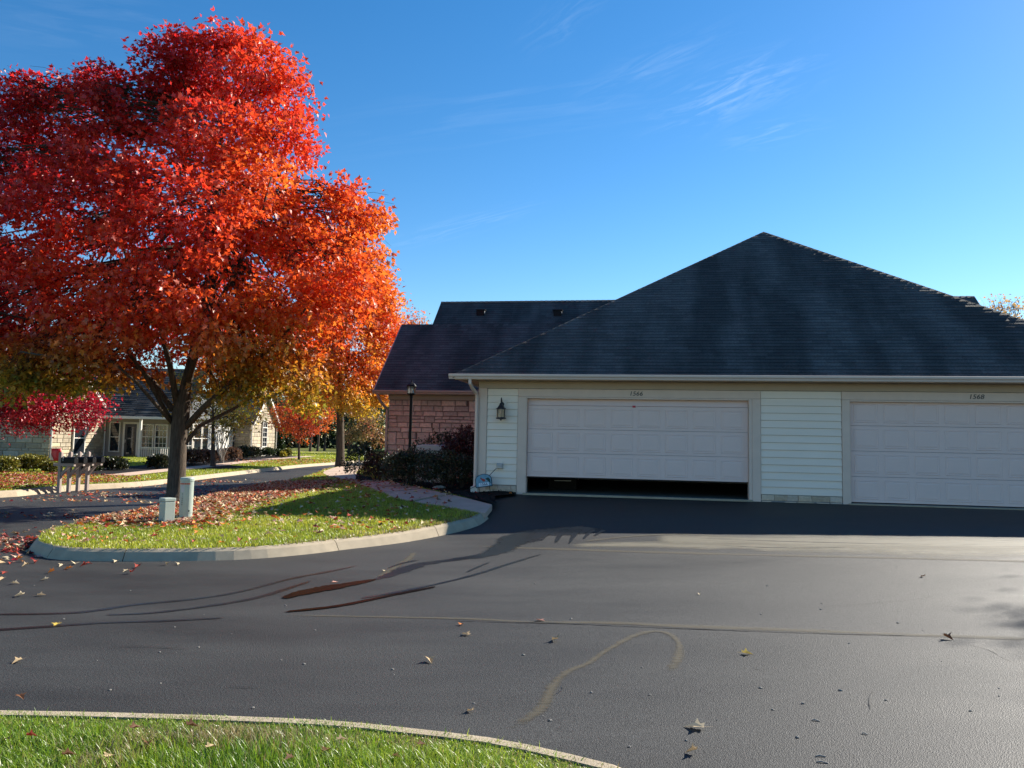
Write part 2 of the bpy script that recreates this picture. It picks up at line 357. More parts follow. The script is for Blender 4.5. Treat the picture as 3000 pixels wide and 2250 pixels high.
def smooth_line(pts, step):
    """Catmull-Rom through pts, resampled"""
    P = [Vector((p[0], p[1])) for p in pts]; out = []
    for i in range(len(P)-1):
        p0 = P[max(i-1,0)]; p1 = P[i]; p2 = P[i+1]; p3 = P[min(i+2,len(P)-1)]
        n = max(2, int((p2-p1).length/step*1.0)+1)
        for k in range(n):
            t = k/n
            out.append(.5*((2*p1)+(p2-p0)*t+(2*p0-5*p1+4*p2-p3)*t*t+(3*p1-p0-3*p2+p3)*t**3))
    out.append(P[-1]); return out
def offset_line(pts, d):
    out = []
    for i, p in enumerate(pts):
        t = (pts[min(i+1,len(pts)-1)]-pts[max(i-1,0)]).normalized(); out.append(Vector((p.x-t.y*d, p.y+t.x*d)))
    return out
def sheet(name, poly, fn, step, mat, dz=0, kind='structure', parent=None, limit=None):
    """triangulated surface over a polygon, following fn"""
    pv = [Vector((p[0], p[1])) for p in poly]; n = len(pv)
    xs = [p.x for p in pv]; ys = [p.y for p in pv]
    x0, x1, y0, y1 = min(xs), max(xs), min(ys), max(ys)
    if limit: x0, x1, y0, y1 = max(x0,limit[0]), min(x1,limit[1]), max(y0,limit[2]), min(y1,limit[3])
    gx, gy = np.meshgrid(np.arange(x0+step/2, x1, step), np.arange(y0+step/2, y1, step)); gx = gx.ravel(); gy = gy.ravel()
    ok = pt_in_poly(gx, gy, [(p.x, p.y) for p in pv]); pts = pv+[Vector((float(a), float(b))) for a, b in zip(gx[ok], gy[ok])]
    r = delaunay_2d_cdt(pts, [], [list(range(n))], 1, 1e-5)
    X = np.array([p.x for p in r[0]]); Y = np.array([p.y for p in r[0]]); Z = fn(X, Y)+dz
    me = bpy.data.meshes.new(name); me.from_pydata(list(zip(X.tolist(), Y.tolist(), Z.tolist())), [], r[2]); me.materials.append(mat)
    me.polygons.foreach_set('use_smooth', [True]*len(me.polygons)); me.update()
    # face up
    bm = bmesh.new(); bm.from_mesh(me); bmesh.ops.recalc_face_normals(bm, faces=bm.faces)
    if bm.faces and sum(f.normal.z for f in bm.faces) < 0: bmesh.ops.reverse_faces(bm, faces=bm.faces)
    bm.to_mesh(me); bm.free()
    o = link(name, me, parent)
    if kind: o['kind'] = kind
    return o

# kerb lines from the photograph ------------------------------------------------
isl_px = [(1432,1519),(1410,1536),(1385,1546),(1300,1568),(1150,1594),(1004,1611),(900,1624),(700,1640),(400,1645),(180,1641),(110,1627),(84,1606)]
ISL = [on(road_z, x, y) for x, y in isl_px]
lane_right = [on(lawn_z, x, y) for x, y in ((330,1525),(450,1492),(566,1464),(700,1431),(865,1401),(965,1371))]
ISL_LINE = smooth_line(ISL+[(-7.35,12.6)]+[(min(p[0],-7.35), p[1]) for p in lane_right[1:]]+[(-8.9,42.5),(-6.5,45.2),(0,47),(12,48)], .35)
LEFT_LINE = smooth_line([(-60,16.0),(-26,16.2),(-18,16.6),(-14.4,17.4)]+[onz(x, y, 0) for x, y in ((0,1458),(105,1449),(211,1438),(380,1428),(491,1417),(613,1402),(868,1371),(977,1362),(1080,1354))]+[(-6,60),(6,64),(20,65)], .5)
FR_LINE = smooth_line([(-30,4.5),(-20,4.47),(-12,4.44),(-8,4.40),(-6,4.37),(-4.8,4.345),(-3.9,4.33),(-3.25,4.32)]+[onz(x, y, .15) for x, y in ((0,2076),(250,2080),(500,2087),(750,2095),(1000,2107),(1200,2127),(1447,2156),(1596,2186),(1745,2221),(1840,2250))]+[(.95,3.2),(1.35,2.3),(1.6,1.0),(1.7,-2),(1.7,-9)], .2)
FR_LINE = offset_line(FR_LINE, .07)

def in_front(p): return p
# the sheets ----------------------------------------------------------------------
g = MB(); g.add([(-900,-500,-.12),(900,-500,-.12),(900,1500,-.12),(-900,1500,-.12)], [(0,1,2,3)]); gnd = g.build('ground', M['far_grass']); tag(gnd, kind='structure')
hp = lambda a, b: tuple(house_pt(a, b)[:2])
asph_poly = [(-60,-14),(34,-14),(34,11),hp(14.9,.02),hp(.85,.02),(-.35,17.2),(-.9,18.4),(-5.5,19),(-5.5,48),(24,49.5),(24,62),(-2,60),(-13.4,58),(-13.4,20),(-60,18.5)]
asphalt = sheet('asphalt_road', asph_poly, road_z, .45, M['asphalt'])
isl_in = offset_line(ISL_LINE, -.16)
island_poly = [(p.x, p.y) for p in isl_in]+[(12,30),(2.5,30),hp(-.1,8),hp(-.1,.15),hp(-.02,-.9)]
lawn_island = sheet('lawn', island_poly, lawn_z, .3, M['lawn_soil'], -.012)
left_in = offset_line(LEFT_LINE, .16)
left_poly = [(p.x, p.y) for p in left_in]+[(20,95),(-110,95),(-110,16)]
lawn_left = sheet('lawn', left_poly, lawn_z, 1.5, M['lawn_soil'], -.012)
fr_in = offset_line(FR_LINE, -.14)
front_poly = [(p.x, p.y) for p in fr_in]+[(-30,-9)]
lawn_front = sheet('lawn', front_poly, lawn_z, .3, M['lawn_soil'], -.01, limit=(-9,3,-2,6))

def kerb(name, line, side, topfn, mat, cuts, parent, face=.05, width=.16, baseof=road_z):
    """sloped-face kerb swept along a line in sections divided by open joints; side=+1 lawn on the left of travel"""
    cum = [0]
    for i in range(1, len(line)): cum.append(cum[-1]+(line[i]-line[i-1]).length)
    total = cum[-1]; secs = []
    def at(s):
        s = min(max(s, 0), total); i = min(max(int(np.searchsorted(cum, s))-1, 0), len(line)-2)
        t = (s-cum[i])/max(cum[i+1]-cum[i], 1e-9); p = line[i].lerp(line[i+1], t); j = max(i-1,0); k = min(i+2,len(line)-1)
        d = (line[k]-line[j]).normalized(); return p, Vector((-d.y, d.x))*side
    cuts = [c for c in cuts if 0 < c < total]; edges = [0]+cuts+[total]
    for a, b in zip(edges[:-1], edges[1:]):
        mb = MB(); n = max(2, int((b-a)/.22)); ring = 7
        for i in range(n+1):
            s = a+.006+(b-a-.012)*i/n; p, nn = at(s)
            q = p+nn*width; zt = float(topfn(q.x, q.y)); zb = float(baseof(p.x, p.y))-.05
            zt = max(zt, zb+.08)
            prof = [(0, zb), (0, zb+.05), (face*.75, zt-.04), (face+.015, zt-.012), (face+.045, zt), (width, zt), (width, zb)]
            for o_, z in prof:
                v = p+nn*o_; mb.v.append((v.x, v.y, z))
        for i in range(n):
            for k in range(ring-1):
                q = i*ring; mb.f.append((q+k, q+k+1, q+ring+k+1, q+ring+k))
        mb.f.append(tuple(range(ring))); mb.f.append(tuple(n*ring+k for k in range(ring))[::-1])
        secs.append(mb.build('kerb_section', mat, parent))
    return secs, at, total
ki = empty('kerb', (0,0,0)); tag(ki, kind='structure')
kerb('island', ISL_LINE, -1, lawn_z, M['concrete'], [.62, 1.75, 3.9, 6.9, 8.0, 9.1, 10.3, 13.5, 16.5, 19.5, 22.5, 25.5, 28.5, 32, 36, 40, 44], ki, face=.10)
kl = empty('kerb', (0,0,0)); tag(kl, kind='structure')
kerb('left', LEFT_LINE, 1, lawn_z, M['concrete'], list(range(30, 130, 3)), kl, face=.08)
kf = empty('kerb', (0,0,0)); tag(kf, kind='structure')
kerb('front', FR_LINE, -1, lambda x, y: np.maximum(lawn_z(x,y), .15), M['concrete'], [10, 20, 24.3, 28.1, 31.6, 34.5], kf, face=.05)

# concrete walk and mulch bed -------------------------------------------------------
po = [on(lawn_z, x, y) for x, y in ((1428,1507),(1330,1490),(1200,1470),(1130,1449),(1060,1422),(1000,1405),(955,1392),(948,1383),(975,1372),(1000,1366))]
pi_ = [on(lawn_z, x, y) for x, y in ((1446,1482),(1400,1470),(1300,1446),(1200,1424),(1110,1407),(1060,1396),(1044,1386),(1062,1372),(1085,1364))]
PO = smooth_line(po, .3); PI = smooth_line(pi_, .3)
# the walk is cast in slabs
def path_slabs():
    root = empty('garden_path', (0,0,0)); tag(root, kind='structure')
    n = 15
    def samp(line, t):
        k = t*(len(line)-1); i = min(int(k), len(line)-2); return line[i].lerp(line[i+1], k-i)
    for i in range(n):
        mb = MB(); m = 6; e = .0025
        for k in range(m+1):
            t = (i+e*n+(1-2*e*n)*k/m)/n; a = samp(PO, t); b = samp(PI, t)
            for w in (0, .33, .67, 1):
                p = a.lerp(b, w); z = float(lawn_z(p.x, p.y))+.018; mb.v.append((p.x, p.y, z))
            for p in (a, b): mb.v.append((p.x, p.y, float(lawn_z(p.x, p.y))-.1))
        for k in range(m):
            q = k*6
            for w in range(3): mb.f.append((q+w, q+w+1, q+6+w+1, q+6+w))
            mb.f.append((q+4, q, q+6, q+10)); mb.f.append((q+3, q+5, q+11, q+9))
        for q in (0, m*6): mb.f.append((q+4, q, q+1, q+2, q+3, q+5))
        bm = bmesh.new(); me = mb.mesh('path_slab', M['path_concrete']); bm.from_mesh(me); bmesh.ops.recalc_face_normals(bm, faces=bm.faces); bm.to_mesh(me); bm.free()
        link('path_slab', me, root)
path_slabs()
bed_edge = smooth_line([on(lawn_z, x, y) for x, y in ((1452,1478),(1400,1469),(1300,1445),(1200,1423),(1110,1406),(1062,1395),(1048,1386))]+[hp(-5.4,6.5)], .3)
bed_poly = [(p.x, p.y) for p in offset_line(bed_edge, -.015)]+[hp(-3.9,5.6),hp(-.1,5.6),hp(-.06,.05),hp(.88,.03),hp(.95,-.35),hp(.55,-.85)]
bed_z = lambda X, Y: lawn_z(X, Y)+.02*np.sin(np.asarray(X)*7)*np.sin(np.asarray(Y)*6)+.025
bed = sheet('mulch_bed', bed_poly, bed_z, .18, M['mulch'])
# mulch chips
def chips(name, poly, fn, n, col0, col1, s, mat, seed=3):
    rng = np.random.default_rng(seed); xs = [p[0] for p in poly]; ys = [p[1] for p in poly]
    X = rng.uniform(min(xs), max(xs), n*3); Y = rng.uniform(min(ys), max(ys), n*3); k = pt_in_poly(X, Y, poly); X = X[k][:n]; Y = Y[k][:n]; n = len(X)
    Z = fn(X, Y)+.008; a = rng.uniform(0, 6.28, n); l = rng.uniform(.4, 1.3, n)*s; w = l*rng.uniform(.2, .5, n); t = rng.uniform(-.5, .5, n)
    d = np.stack([np.cos(a), np.sin(a), t], 1); e = np.stack([-np.sin(a), np.cos(a), rng.uniform(-.4,.4,n)], 1); P = np.stack([X,Y,Z],1)
    V = np.stack([P-d*l[:,None]-e*w[:,None], P+d*l[:,None]-e*w[:,None], P+d*l[:,None]+e*w[:,None], P-d*l[:,None]+e*w[:,None]], 1).reshape(-1,3)
    c = np.repeat(np.array(col0)+(np.array(col1)-np.array(col0))*rng.uniform(0,1,(n,1)), 4, 0)
    o = soup(name, V, np.full(n,4), mat, col=c, loops=np.arange(4*n)); return tag(o, kind='stuff')
tag(chips('mulch_chips', bed_poly, bed_z, 9000, (.006,.005,.005), (.03,.022,.02), .03, M['fallen']), 'dark shredded mulch chips covering the bed beside the garage', 'mulch')

# smears, seams and wet streaks on the asphalt -----------------------------------------
def ribbon(name, mat, pts, widths, dz, fn=road_z, step=.12, px=True):
    line = [Vector(on(fn, x, y)) for x, y in pts] if px else [Vector(p) for p in pts]
    ln = smooth_line(line, step); n = len(ln)
    wl = np.interp(np.linspace(0, 1, n), np.linspace(0, 1, len(widths)), widths)
    mb = MB(); J = 4; jt = 0.0
    rj = np.random.default_rng(len(pts)*31+n)
    for i, p in enumerate(ln):
        t = (ln[min(i+1,n-1)]-ln[max(i-1,0)]).normalized(); nn = Vector((-t.y, t.x)); jt = .75*jt+.25*rj.normal(); w = wl[i]*(1+.35*jt)
        endf = min(1, min(i, n-1-i)/max(2, n*.06))
        for k in range(-J, J+1):
            q = p+nn*(w*k/J); e = (1-(abs(k)/J)**1.5)*endf; mb.v.append((q.x, q.y, float(fn(q.x, q.y))+dz)); mb.c.append((e*.75, 0, 0))
    for i in range(n-1):
        for k in range(2*J): q = i*(2*J+1)+k; mb.f.append((q, q+1, q+2*J+2, q+2*J+1))
    return tag(mb.build(name, mat), kind='structure')
# tan tyre-scrubbed lines
ribbon('seal_coat_smear', M['tan_smear'], [(820,1803),(1100,1808),(1400,1815),(1584,1824),(1800,1826),(2000,1836),(2300,1846),(2600,1858),(3000,1872),(3150,1880)], [.03,.045,.05,.09,.11,.09,.08,.09], .004)
ribbon('seal_coat_smear', M['tan_smear'], [(1480,2142),(1540,2110),(1590,2070),(1620,2010),(1660,1970),(1720,1945),(1780,1905),(1860,1862),(1920,1850),(1965,1860),(1990,1890),(1985,1930),(1960,1975)], [.055,.065,.06,.055,.055,.05,.05,.045,.06,.065], .004)
ribbon('seal_coat_smear', M['tan_smear'], [(1110,1695),(1160,1660),(1195,1640),(1215,1618)], [.10,.12,.10], .004)
ribbon('seal_coat_smear', M['tan_smear'], [(1380,1600),(1600,1608),(1900,1618),(2300,1628),(2700,1637),(3100,1648)], [.10,.14,.16,.16], .004)
ribbon('seal_coat_smear', M['tan_smear'], [(1700,1588),(1850,1572),(2000,1566),(2150,1575),(2300,1590)], [.06,.08,.10,.06], .005)
ribbon('worn_apron', M['worn_smear'], [(1650,1598),(1850,1596),(2150,1598),(2500,1602),(2900,1608),(3250,1612)], [.25,.5,.85,1.05,1.15,1.2], .0035)
ribbon('worn_apron', M['worn_smear'], [(1900,1580),(2300,1585),(2700,1590),(3250,1596)], [.5,.8,1.0,1.0], .0065)
ribbon('seam_crack', M['crack_fill'], [(1300,1818),(1600,1826),(2000,1842),(2400,1856),(2700,1864)], [.02,.035,.03,.03], .007)
ribbon('seam_crack', M['crack_fill'], [(2050,1578),(2200,1584),(2400,1590),(2700,1596)], [.02,.05,.05,.02], .008)
for pts_ in ([(2815,1886),(2860,1893),(2900,1905),(2950,1932),(2990,1945)], [(1620,2040),(1650,2020),(1640,2005)], [(2180,1953),(2230,1962),(2262,1966)], [(2560,2020),(2548,2050),(2552,2085)], [(1960,1700),(2060,1712),(2180,1704)], [(300,1900),(420,1896),(560,1904)], [(640,2010),(720,2016),(800,2014)], [(2400,1780),(2520,1772),(2660,1760),(2740,1750)]):
    ribbon('hairline_crack', M['crack_fill'], pts_, [.006,.011,.006], .008, step=.05)
ribbon('seam_crack', M['crack_fill'], [(2100,1598),(2300,1606),(2500,1604)], [.015,.04,.015], .008)
# wet runs down from the garage
ribbon('wet_streak', M['wet_streak'], [(1760,1545),(1660,1556),(1560,1565),(1500,1590),(1430,1625),(1330,1640),(1230,1655),(1130,1690),(1080,1702)], [.35,.55,.55,.30,.22,.16,.16,.16,.10], .005)
for j, (x, l) in enumerate(((1600,24),(1640,30),(1680,34),(1720,22),(1750,12),(1555,20))): ribbon('wet_streak', M['wet_streak'], [(x+26,1550),(x+8,1560),(x-14,1562+l)], [.10,.06,.02], .0054+.0002*j)
ribbon('wet_streak', M['wet_streak'], [(1590,1623),(1500,1650),(1400,1682),(1280,1712),(1150,1738),(1040,1757)], [.03,.05,.06,.06,.05,.05], .005)
ribbon('wet_streak', M['wet_streak'], [(1060,1655),(960,1676),(850,1697),(700,1735),(560,1757),(400,1772),(230,1795),(0,1801),(-150,1800)], [.03,.05,.06,.05,.06,.06,.05,.04], .005)
ribbon('wet_streak', M['wet_streak'], [(920,1700),(760,1750),(600,1778),(440,1797),(290,1803)], [.03,.07,.05,.05,.03], .006)
ribbon('wet_streak', M['wet_streak'], [(680,1810),(480,1820),(300,1826),(120,1838),(-100,1852)], [.03,.04,.04,.05,.04], .005)
ribbon('wet_streak', M['wet_streak'], [(1440,1646),(1400,1662),(1362,1680)], [.03,.03,.02], .006)
ribbon('wet_streak', M['wet_streak'], [(1240,1640),(1190,1648),(1130,1668)], [.05,.05,.03], .006)
for lab, pts, wd in (('long dark red-brown puddle lying in the asphalt below the kerbed lawn', [(826,1756),(880,1740),(950,1726),(1030,1712),(1105,1698)], [.05,.09,.11,.09,.03]),
                     ('thin dark puddle streak in front of the wider puddle', [(828,1795),(900,1788),(985,1778),(1060,1764),(1150,1745),(1280,1720)], [.03,.035,.035,.03,.03,.02])):
    o = ribbon('puddle', M['puddle_water'], pts, wd, .010); o['kind'] = 'structure'

# ------------------------------------------------------------------ building helpers
def ashlar(w, h, rng, lo=.10, hi=.24, wl=.28, wh=.62, gap=.012, holes=(), big=.08):
    """random coursed stone rectangles inside w x h, leaving the holes free"""
    out = []; z = 0.0; skip = []; force = None
    while z < h-.05:
        ch = rng.choice([lo, (lo+hi)/2, hi*.85, hi]); ch = force if force else ch; ch = min(ch, h-z); forced = force is not None; force = None
        if h-(z+ch) < .07: ch = h-z
        x = 0.0
        while x < w-.02:
            sw = rng.uniform(wl, wh); 
            if w-(x+sw) < .12: sw = w-x
            blocked = None
            for (sx0, sx1, sz1) in skip:
                if sz1 > z+.01 and x < sx1-.005 and x+sw > sx0+.005: blocked = (sx0, sx1); break
            if blocked:
                if blocked[0]-x > .1: sw = blocked[0]-x
                else: x = blocked[1]; continue
            big_one = (not forced) and rng.random() < big and z+ch*2 < h-.14 and sw < .5; force = ch if (big_one or force) else None
            segs = [(x, x+sw)]
            zz = z+(ch*2 if big_one else ch)
            if big_one: skip.append((x, x+sw, zz))
            for (hx0, hx1, hz0, hz1) in holes:
                if zz > hz0 and z < hz1:
                    ns = []
                    for a, b in segs:
                        if b <= hx0 or a >= hx1: ns.append((a, b))
                        else:
                            if hx0-a > .05: ns.append((a, hx0))
                            if b-hx1 > .05: ns.append((hx1, b))
                    segs = ns
            for a, b in segs: out.append((a+gap/2, b-gap/2, z+gap/2, zz-gap/2))
            x += sw
        z += ch
    return out
def stone_mesh(w, h, d, rng, mat, tone):
    """rough faced block: back at y=0, face towards -y"""
    mb = MB(); e = min(.02, w*.2, h*.2)
    J = lambda s: rng.uniform(-s, s)
    back = [(0,0,0),(w,0,0),(w,0,h),(0,0,h)]; rim = [(J(.004),-d*.7,J(.004)),(w+J(.004),-d*.7,J(.004)),(w+J(.004),-d*.7,h+J(.004)),(J(.004),-d*.7,h+J(.004))]
    face = [(e+J(.006),-d+J(.008),e+J(.005)),(w-e+J(.006),-d+J(.008),e+J(.005)),(w-e+J(.006),-d+J(.008),h-e+J(.005)),(e+J(.006),-d+J(.008),h-e+J(.005))]
    mid = [(w*rng.uniform(.35,.65), -d-rng.uniform(0,.012), h*rng.uniform(.35,.65))]
    fs = [(i,(i+1)%4,4+(i+1)%4,4+i) for i in range(4)]+[(4+i,4+(i+1)%4,8+(i+1)%4,8+i) for i in range(4)]+[(8+i,8+(i+1)%4,12) for i in range(4)]
    mb.add(back+rim+face+mid, fs, tone)
    return mb.mesh('stone', mat)
def stone_wall(parent, origin, udir, w, h, mat, rng, tones, d=.035, holes=(), name='stone', **kw):
    """individual stones as children of a wall part; udir runs along the wall, stones face right of... -y of the local frame"""
    ang = math.atan2(udir[1], udir[0])
    for (a, b, z0, z1) in ashlar(w, h, rng, holes=holes, **kw):
        t = rng.choice(tones); q_ = rng.uniform(.82,1.15); t = tuple(c*q_ for c in t)
        link(name, stone_mesh(b-a, z1-z0, d, rng, mat, t), parent, (origin[0]+udir[0]*a, origin[1]+udir[1]*a, origin[2]+z0), (0,0,ang))
def shingle_face(poly, expo, rng, wmin=.22, wmax=.42, thick=.004, lift=.0):
    """courses over a planar convex polygon given eave corner first two points; returns list of (verts, faces, tone)"""
    P = [Vector(p) for p in poly]; e = (P[1]-P[0]).normalized(); nrm = e.cross(P[2]-P[0]).normalized()
    if nrm.z < 0: nrm = -nrm
    s = nrm.cross(e).normalized()
    if s.z < 0: s = -s
    uv = [((p-P[0]).dot(e), (p-P[0]).dot(s)) for p in P]; vmax = max(v for _, v in uv)
    def rng_u(v):
        xs = []
        for i in range(len(uv)):
            (u0,v0),(u1,v1) = uv[i], uv[(i+1)%len(uv)]
            if abs(v1-v0) < 1e-9:
                if abs(v-v0) < 1e-6: xs += [u0,u1]
                continue
            t = (v-v0)/(v1-v0)
            if -1e-9 <= t <= 1+1e-9: xs.append(u0+(u1-u0)*t)
        return (min(xs), max(xs)) if xs else None
    out = []; k = 0; v = 0.0
    while v < vmax-.02:
        v1 = min(v+expo*1.25, vmax); r0 = rng_u(v+1e-4); r1 = rng_u(v1-1e-4)
        if r0 is None or r1 is None: break
        u = r0[0]-rng.uniform(0, wmax*.8)
        while u < r0[1]-.01:
            w = rng.uniform(wmin, wmax); a, b = max(u, r0[0]), min(u+w-.004, r0[1])
            if b-a > .02:
                ta, tb = min(max(a, r1[0]), r1[1]), min(max(b, r1[0]), r1[1])
                th = thick*rng.uniform(.6, 1.5); lo = lift+.003
                Q = lambda uu, vv, ll: P[0]+e*uu+s*vv+nrm*ll
                f_ = .60; vm = v+(v1-v)*f_; ma, mb_ = a+(ta-a)*f_, b+(tb-b)*f_; lm = lo+th+(.001-th)*f_
                vs = [Q(a,v,lo),Q(b,v,lo),Q(a,v,lo+th),Q(b,v,lo+th),Q(ta,v1,lo+.001),Q(tb,v1,lo+.001),Q(ma,vm,lm),Q(mb_,vm,lm),Q(ma,vm,lm),Q(mb_,vm,lm)]
                out.append((vs, [(0,1,3,2),(2,3,7,6),(8,9,5,4),(0,2,6),(1,7,3)], rng.choice((rng.uniform(.82,1.0), rng.uniform(.9,1.1), rng.uniform(1.0,1.22))), v))
            u += w
        v += expo; k += 1
    return out
def shingle_roof(part, poly, expo, rng, mat, singles=0, **kw):
    """the courses nearest the eave as single shingles, the rest joined"""
    lst = shingle_face(poly, expo, rng, **kw)
    mb = MB()
    for i, (vs, fs, tone, v) in enumerate(lst):
        if i < singles:
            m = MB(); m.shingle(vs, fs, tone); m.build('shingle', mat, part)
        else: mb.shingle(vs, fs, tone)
    if mb.v: tag(mb.build('shingle_courses', mat, part), kind='stuff')
def ridge_caps(part, p0, p1, n0, n1, mat, rng, step=.15, w=.15):
    """overlapping folded cap shingles along a hip or ridge; n0,n1 the down directions of both sides"""
    p0 = Vector(p0); p1 = Vector(p1); d = (p1-p0); L = d.length; d.normalize(); n0 = Vector(n0).normalized(); n1 = Vector(n1).normalized()
    up = -(n0+n1); up = up.normalized() if up.length > 1e-4 else Vector((0,0,1))
    k = int(L/step)
    for i in range(k):
        a = p0+d*(i*step); b = p0+d*(i*step+step*1.25); lo = .02; hi = .010
        m = MB(); t = rng.uniform(.75,1.3)
        vs = [a+up*lo, a+n0*w+up*(lo-.008), a+n1*w+up*(lo-.008), b+up*hi, b+n0*w+up*(hi-.012), b+n1*w+up*(hi-.012), a+up*(lo-.014), a+n0*w+up*(lo-.022), a+n1*w+up*(lo-.022)]
        m.add(vs, [(1,0,3,4),(0,2,5,3),(7,6,0,1),(6,8,2,0)], (t,)*3); m.build('ridge_cap', mat, part)
def text_mesh(txt, size, extrude, mat, shear=0, name='lettering', align='CENTER'):
    cu = bpy.data.curves.new('t', 'FONT'); cu.body = txt; cu.size = size; cu.extrude = extrude; cu.shear = shear; cu.align_x = align; cu.align_y = 'CENTER'; cu.resolution_u = 3
    ob = bpy.data.objects.new('t', cu); COL.objects.link(ob); dg = bpy.context.evaluated_depsgraph_get()
    me = bpy.data.meshes.new_from_object(ob.evaluated_get(dg)); bpy.data.objects.remove(ob); bpy.data.curves.remove(cu)
    me.name = name; me.materials.clear(); me.materials.append(mat); return me

# ------------------------------------------------------------------ the garage duplex (local: x along the front, y back, z above the garage floor)
def garage_house():
    rs = random.Random(5)
    root = empty('duplex_house', HO, -YAW, label='pale sided duplex with a big dark hip roof and two wide garage doors', cat='house')
    B = lambda n, mb, mat, p=root, **k: mb.build(n, M[mat], p, **k)
    A1, A2, C1, C2, END = 1.115, 6.0, 8.09, 12.975, 13.80
    # shell behind the cladding
    w = MB()
    for a, b in ((.02, A1-.04), (A2+.04, C1-.04), (C2+.04, END)): w.box(a, b, .03, .18, -.35, 2.2)
    w.box(.02, END, .03, .18, 2.203, 2.6)
    w.box(.02, .17, .183, 9.0, -.35, 2.6); w.box(END-.15, END, .183, 9.0, -.35, 2.6); w.box(.173, END-.153, 7.4, 7.55, -.35, 2.6); w.box(7.0, 7.12, .183, 7.397, -.35, 2.6)
    wall = B('wall', w, 'dark_interior')
    f = MB(); f.box(.175, 6.995, -.02, 7.395, -.3, .012); f.box(7.125, END-.155, -.02, 7.395, -.3, .012); B('floor', f, 'garage_floor')
    cl = MB(); cl.box(.175, END-.155, .19, 7.39, 2.62, 2.66); B('ceiling', cl, 'dark_interior')
    th = MB(); th.box(A1-.06, A2+.06, -.10, -.022, -.2, .02); B('threshold', th, 'concrete', bevel=.006)
    th = MB(); th.box(C1-.06, C2+.06, -.10, -.022, -.2, .005); B('threshold', th, 'concrete', bevel=.006)
    # lap siding boards
    def boards(a, b, z0, z1):
        n = round((z1-z0)/.1605); hgt = (z1-z0)/n
        for i in range(n):
            z = z0+i*hgt; m = MB(); m.prism([(.03,z-.004),(-.008,z-.004),(-.0085,z),(.020,z+hgt-.009),(.03,z+hgt-.009)], 'x', a+.003, b-.003)
            m.build('siding_board', M['siding'], wall)
    boards(.185, .90, .19, 2.385); boards(6.25, 7.915, .15, 2.385); boards(13.15, 13.615, .19, 2.385)
    # trims
    for nm, (x0,x1,y0,y1,z0,z1) in (('corner_board',(.0,.18,-.018,.025,-.3,2.385)),('corner_board',(END-.18,END,-.018,.025,-.3,2.385)),
        ('corner_board',(-.022,-.002,-.016,.12,-.3,2.385)),
        ('door_casing',(.905,A1-.015,-.022,.026,-.3,2.20)),('door_casing',(A2+.07,6.245,-.022,.026,-.3,2.20)),('door_casing',(.905,6.245,-.021,.026,2.203,2.38)),
        ('door_casing',(7.92,C1-.015,-.022,.026,-.3,2.20)),('door_casing',(C2+.07,13.145,-.022,.026,-.3,2.20)),('door_casing',(7.92,13.145,-.021,.026,2.203,2.38)),
        ('door_jamb',(A1-.035,A1-.001,-.015,.20,-.02,2.20)),('door_jamb',(A2+.001,A2+.068,-.015,.20,-.02,2.20)),('door_jamb',(C1-.035,C1-.001,-.015,.20,-.02,2.20)),('door_jamb',(C2+.001,C2+.068,-.015,.20,-.02,2.20)),
        ('door_head',(A1,A2,-.012,.20,2.165,2.20)),('door_head',(C1,C2,-.012,.20,2.165,2.20))):
        m = MB(); m.box(x0,x1,y0,y1,z0,z1); B(nm, m, 'trim', bevel=.004, seg=1)
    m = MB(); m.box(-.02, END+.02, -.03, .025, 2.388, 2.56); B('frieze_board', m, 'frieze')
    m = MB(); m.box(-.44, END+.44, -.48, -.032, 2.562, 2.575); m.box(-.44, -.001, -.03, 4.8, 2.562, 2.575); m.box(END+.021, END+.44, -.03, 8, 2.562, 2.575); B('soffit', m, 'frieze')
    # foundation ledge stones under the siding
    fo = B('foundation', MB().box(6.25, 7.915, .0, .028, -.3, .13), 'mortar'); fo2 = B('foundation', MB().box(.18, .9, .0, .028, -.3, .17), 'mortar')
    tn = [(1,1,1),(.9,.87,.8),(1.08,1.05,1)]
    stone_wall(fo, (6.255,-.001,-.05), (1,0), 1.655, .185, M['foundation_stone'], rs, tn, d=.02, lo=.055, hi=.075, wl=.18, wh=.4, gap=.006, big=0, name='ledge_stone')
    stone_wall(fo2, (.185,-.001,-.08), (1,0), .71, .25, M['foundation_stone'], rs, tn, d=.02, lo=.06, hi=.085, wl=.18, wh=.4, gap=.006, big=0, name='ledge_stone')
    # garage doors
    pw, pitch, ph, sec = .492, .602, .405, .5425
    pm = MB(); g = .03
    pm.add([(0,0,0),(pw,0,0),(pw,0,ph),(0,0,ph),(g*.35,-.009,g*.35),(pw-g*.35,-.009,g*.35),(pw-g*.35,-.009,ph-g*.35),(g*.35,-.009,ph-g*.35),
            (g,-.003,g),(pw-g,-.003,g),(pw-g,-.003,ph-g),(g,-.003,ph-g),(g*2,-.011,g*2),(pw-g*2,-.011,g*2),(pw-g*2,-.011,ph-g*2),(g*2,-.011,ph-g*2)],
           [(r*4+i, r*4+(i+1)%4, r*4+4+(i+1)%4, r*4+4+i) for r in range(3) for i in range(4)]+[(12,13,14,15)])
    pme = pm.mesh('raised_panel', M['garage_door'])
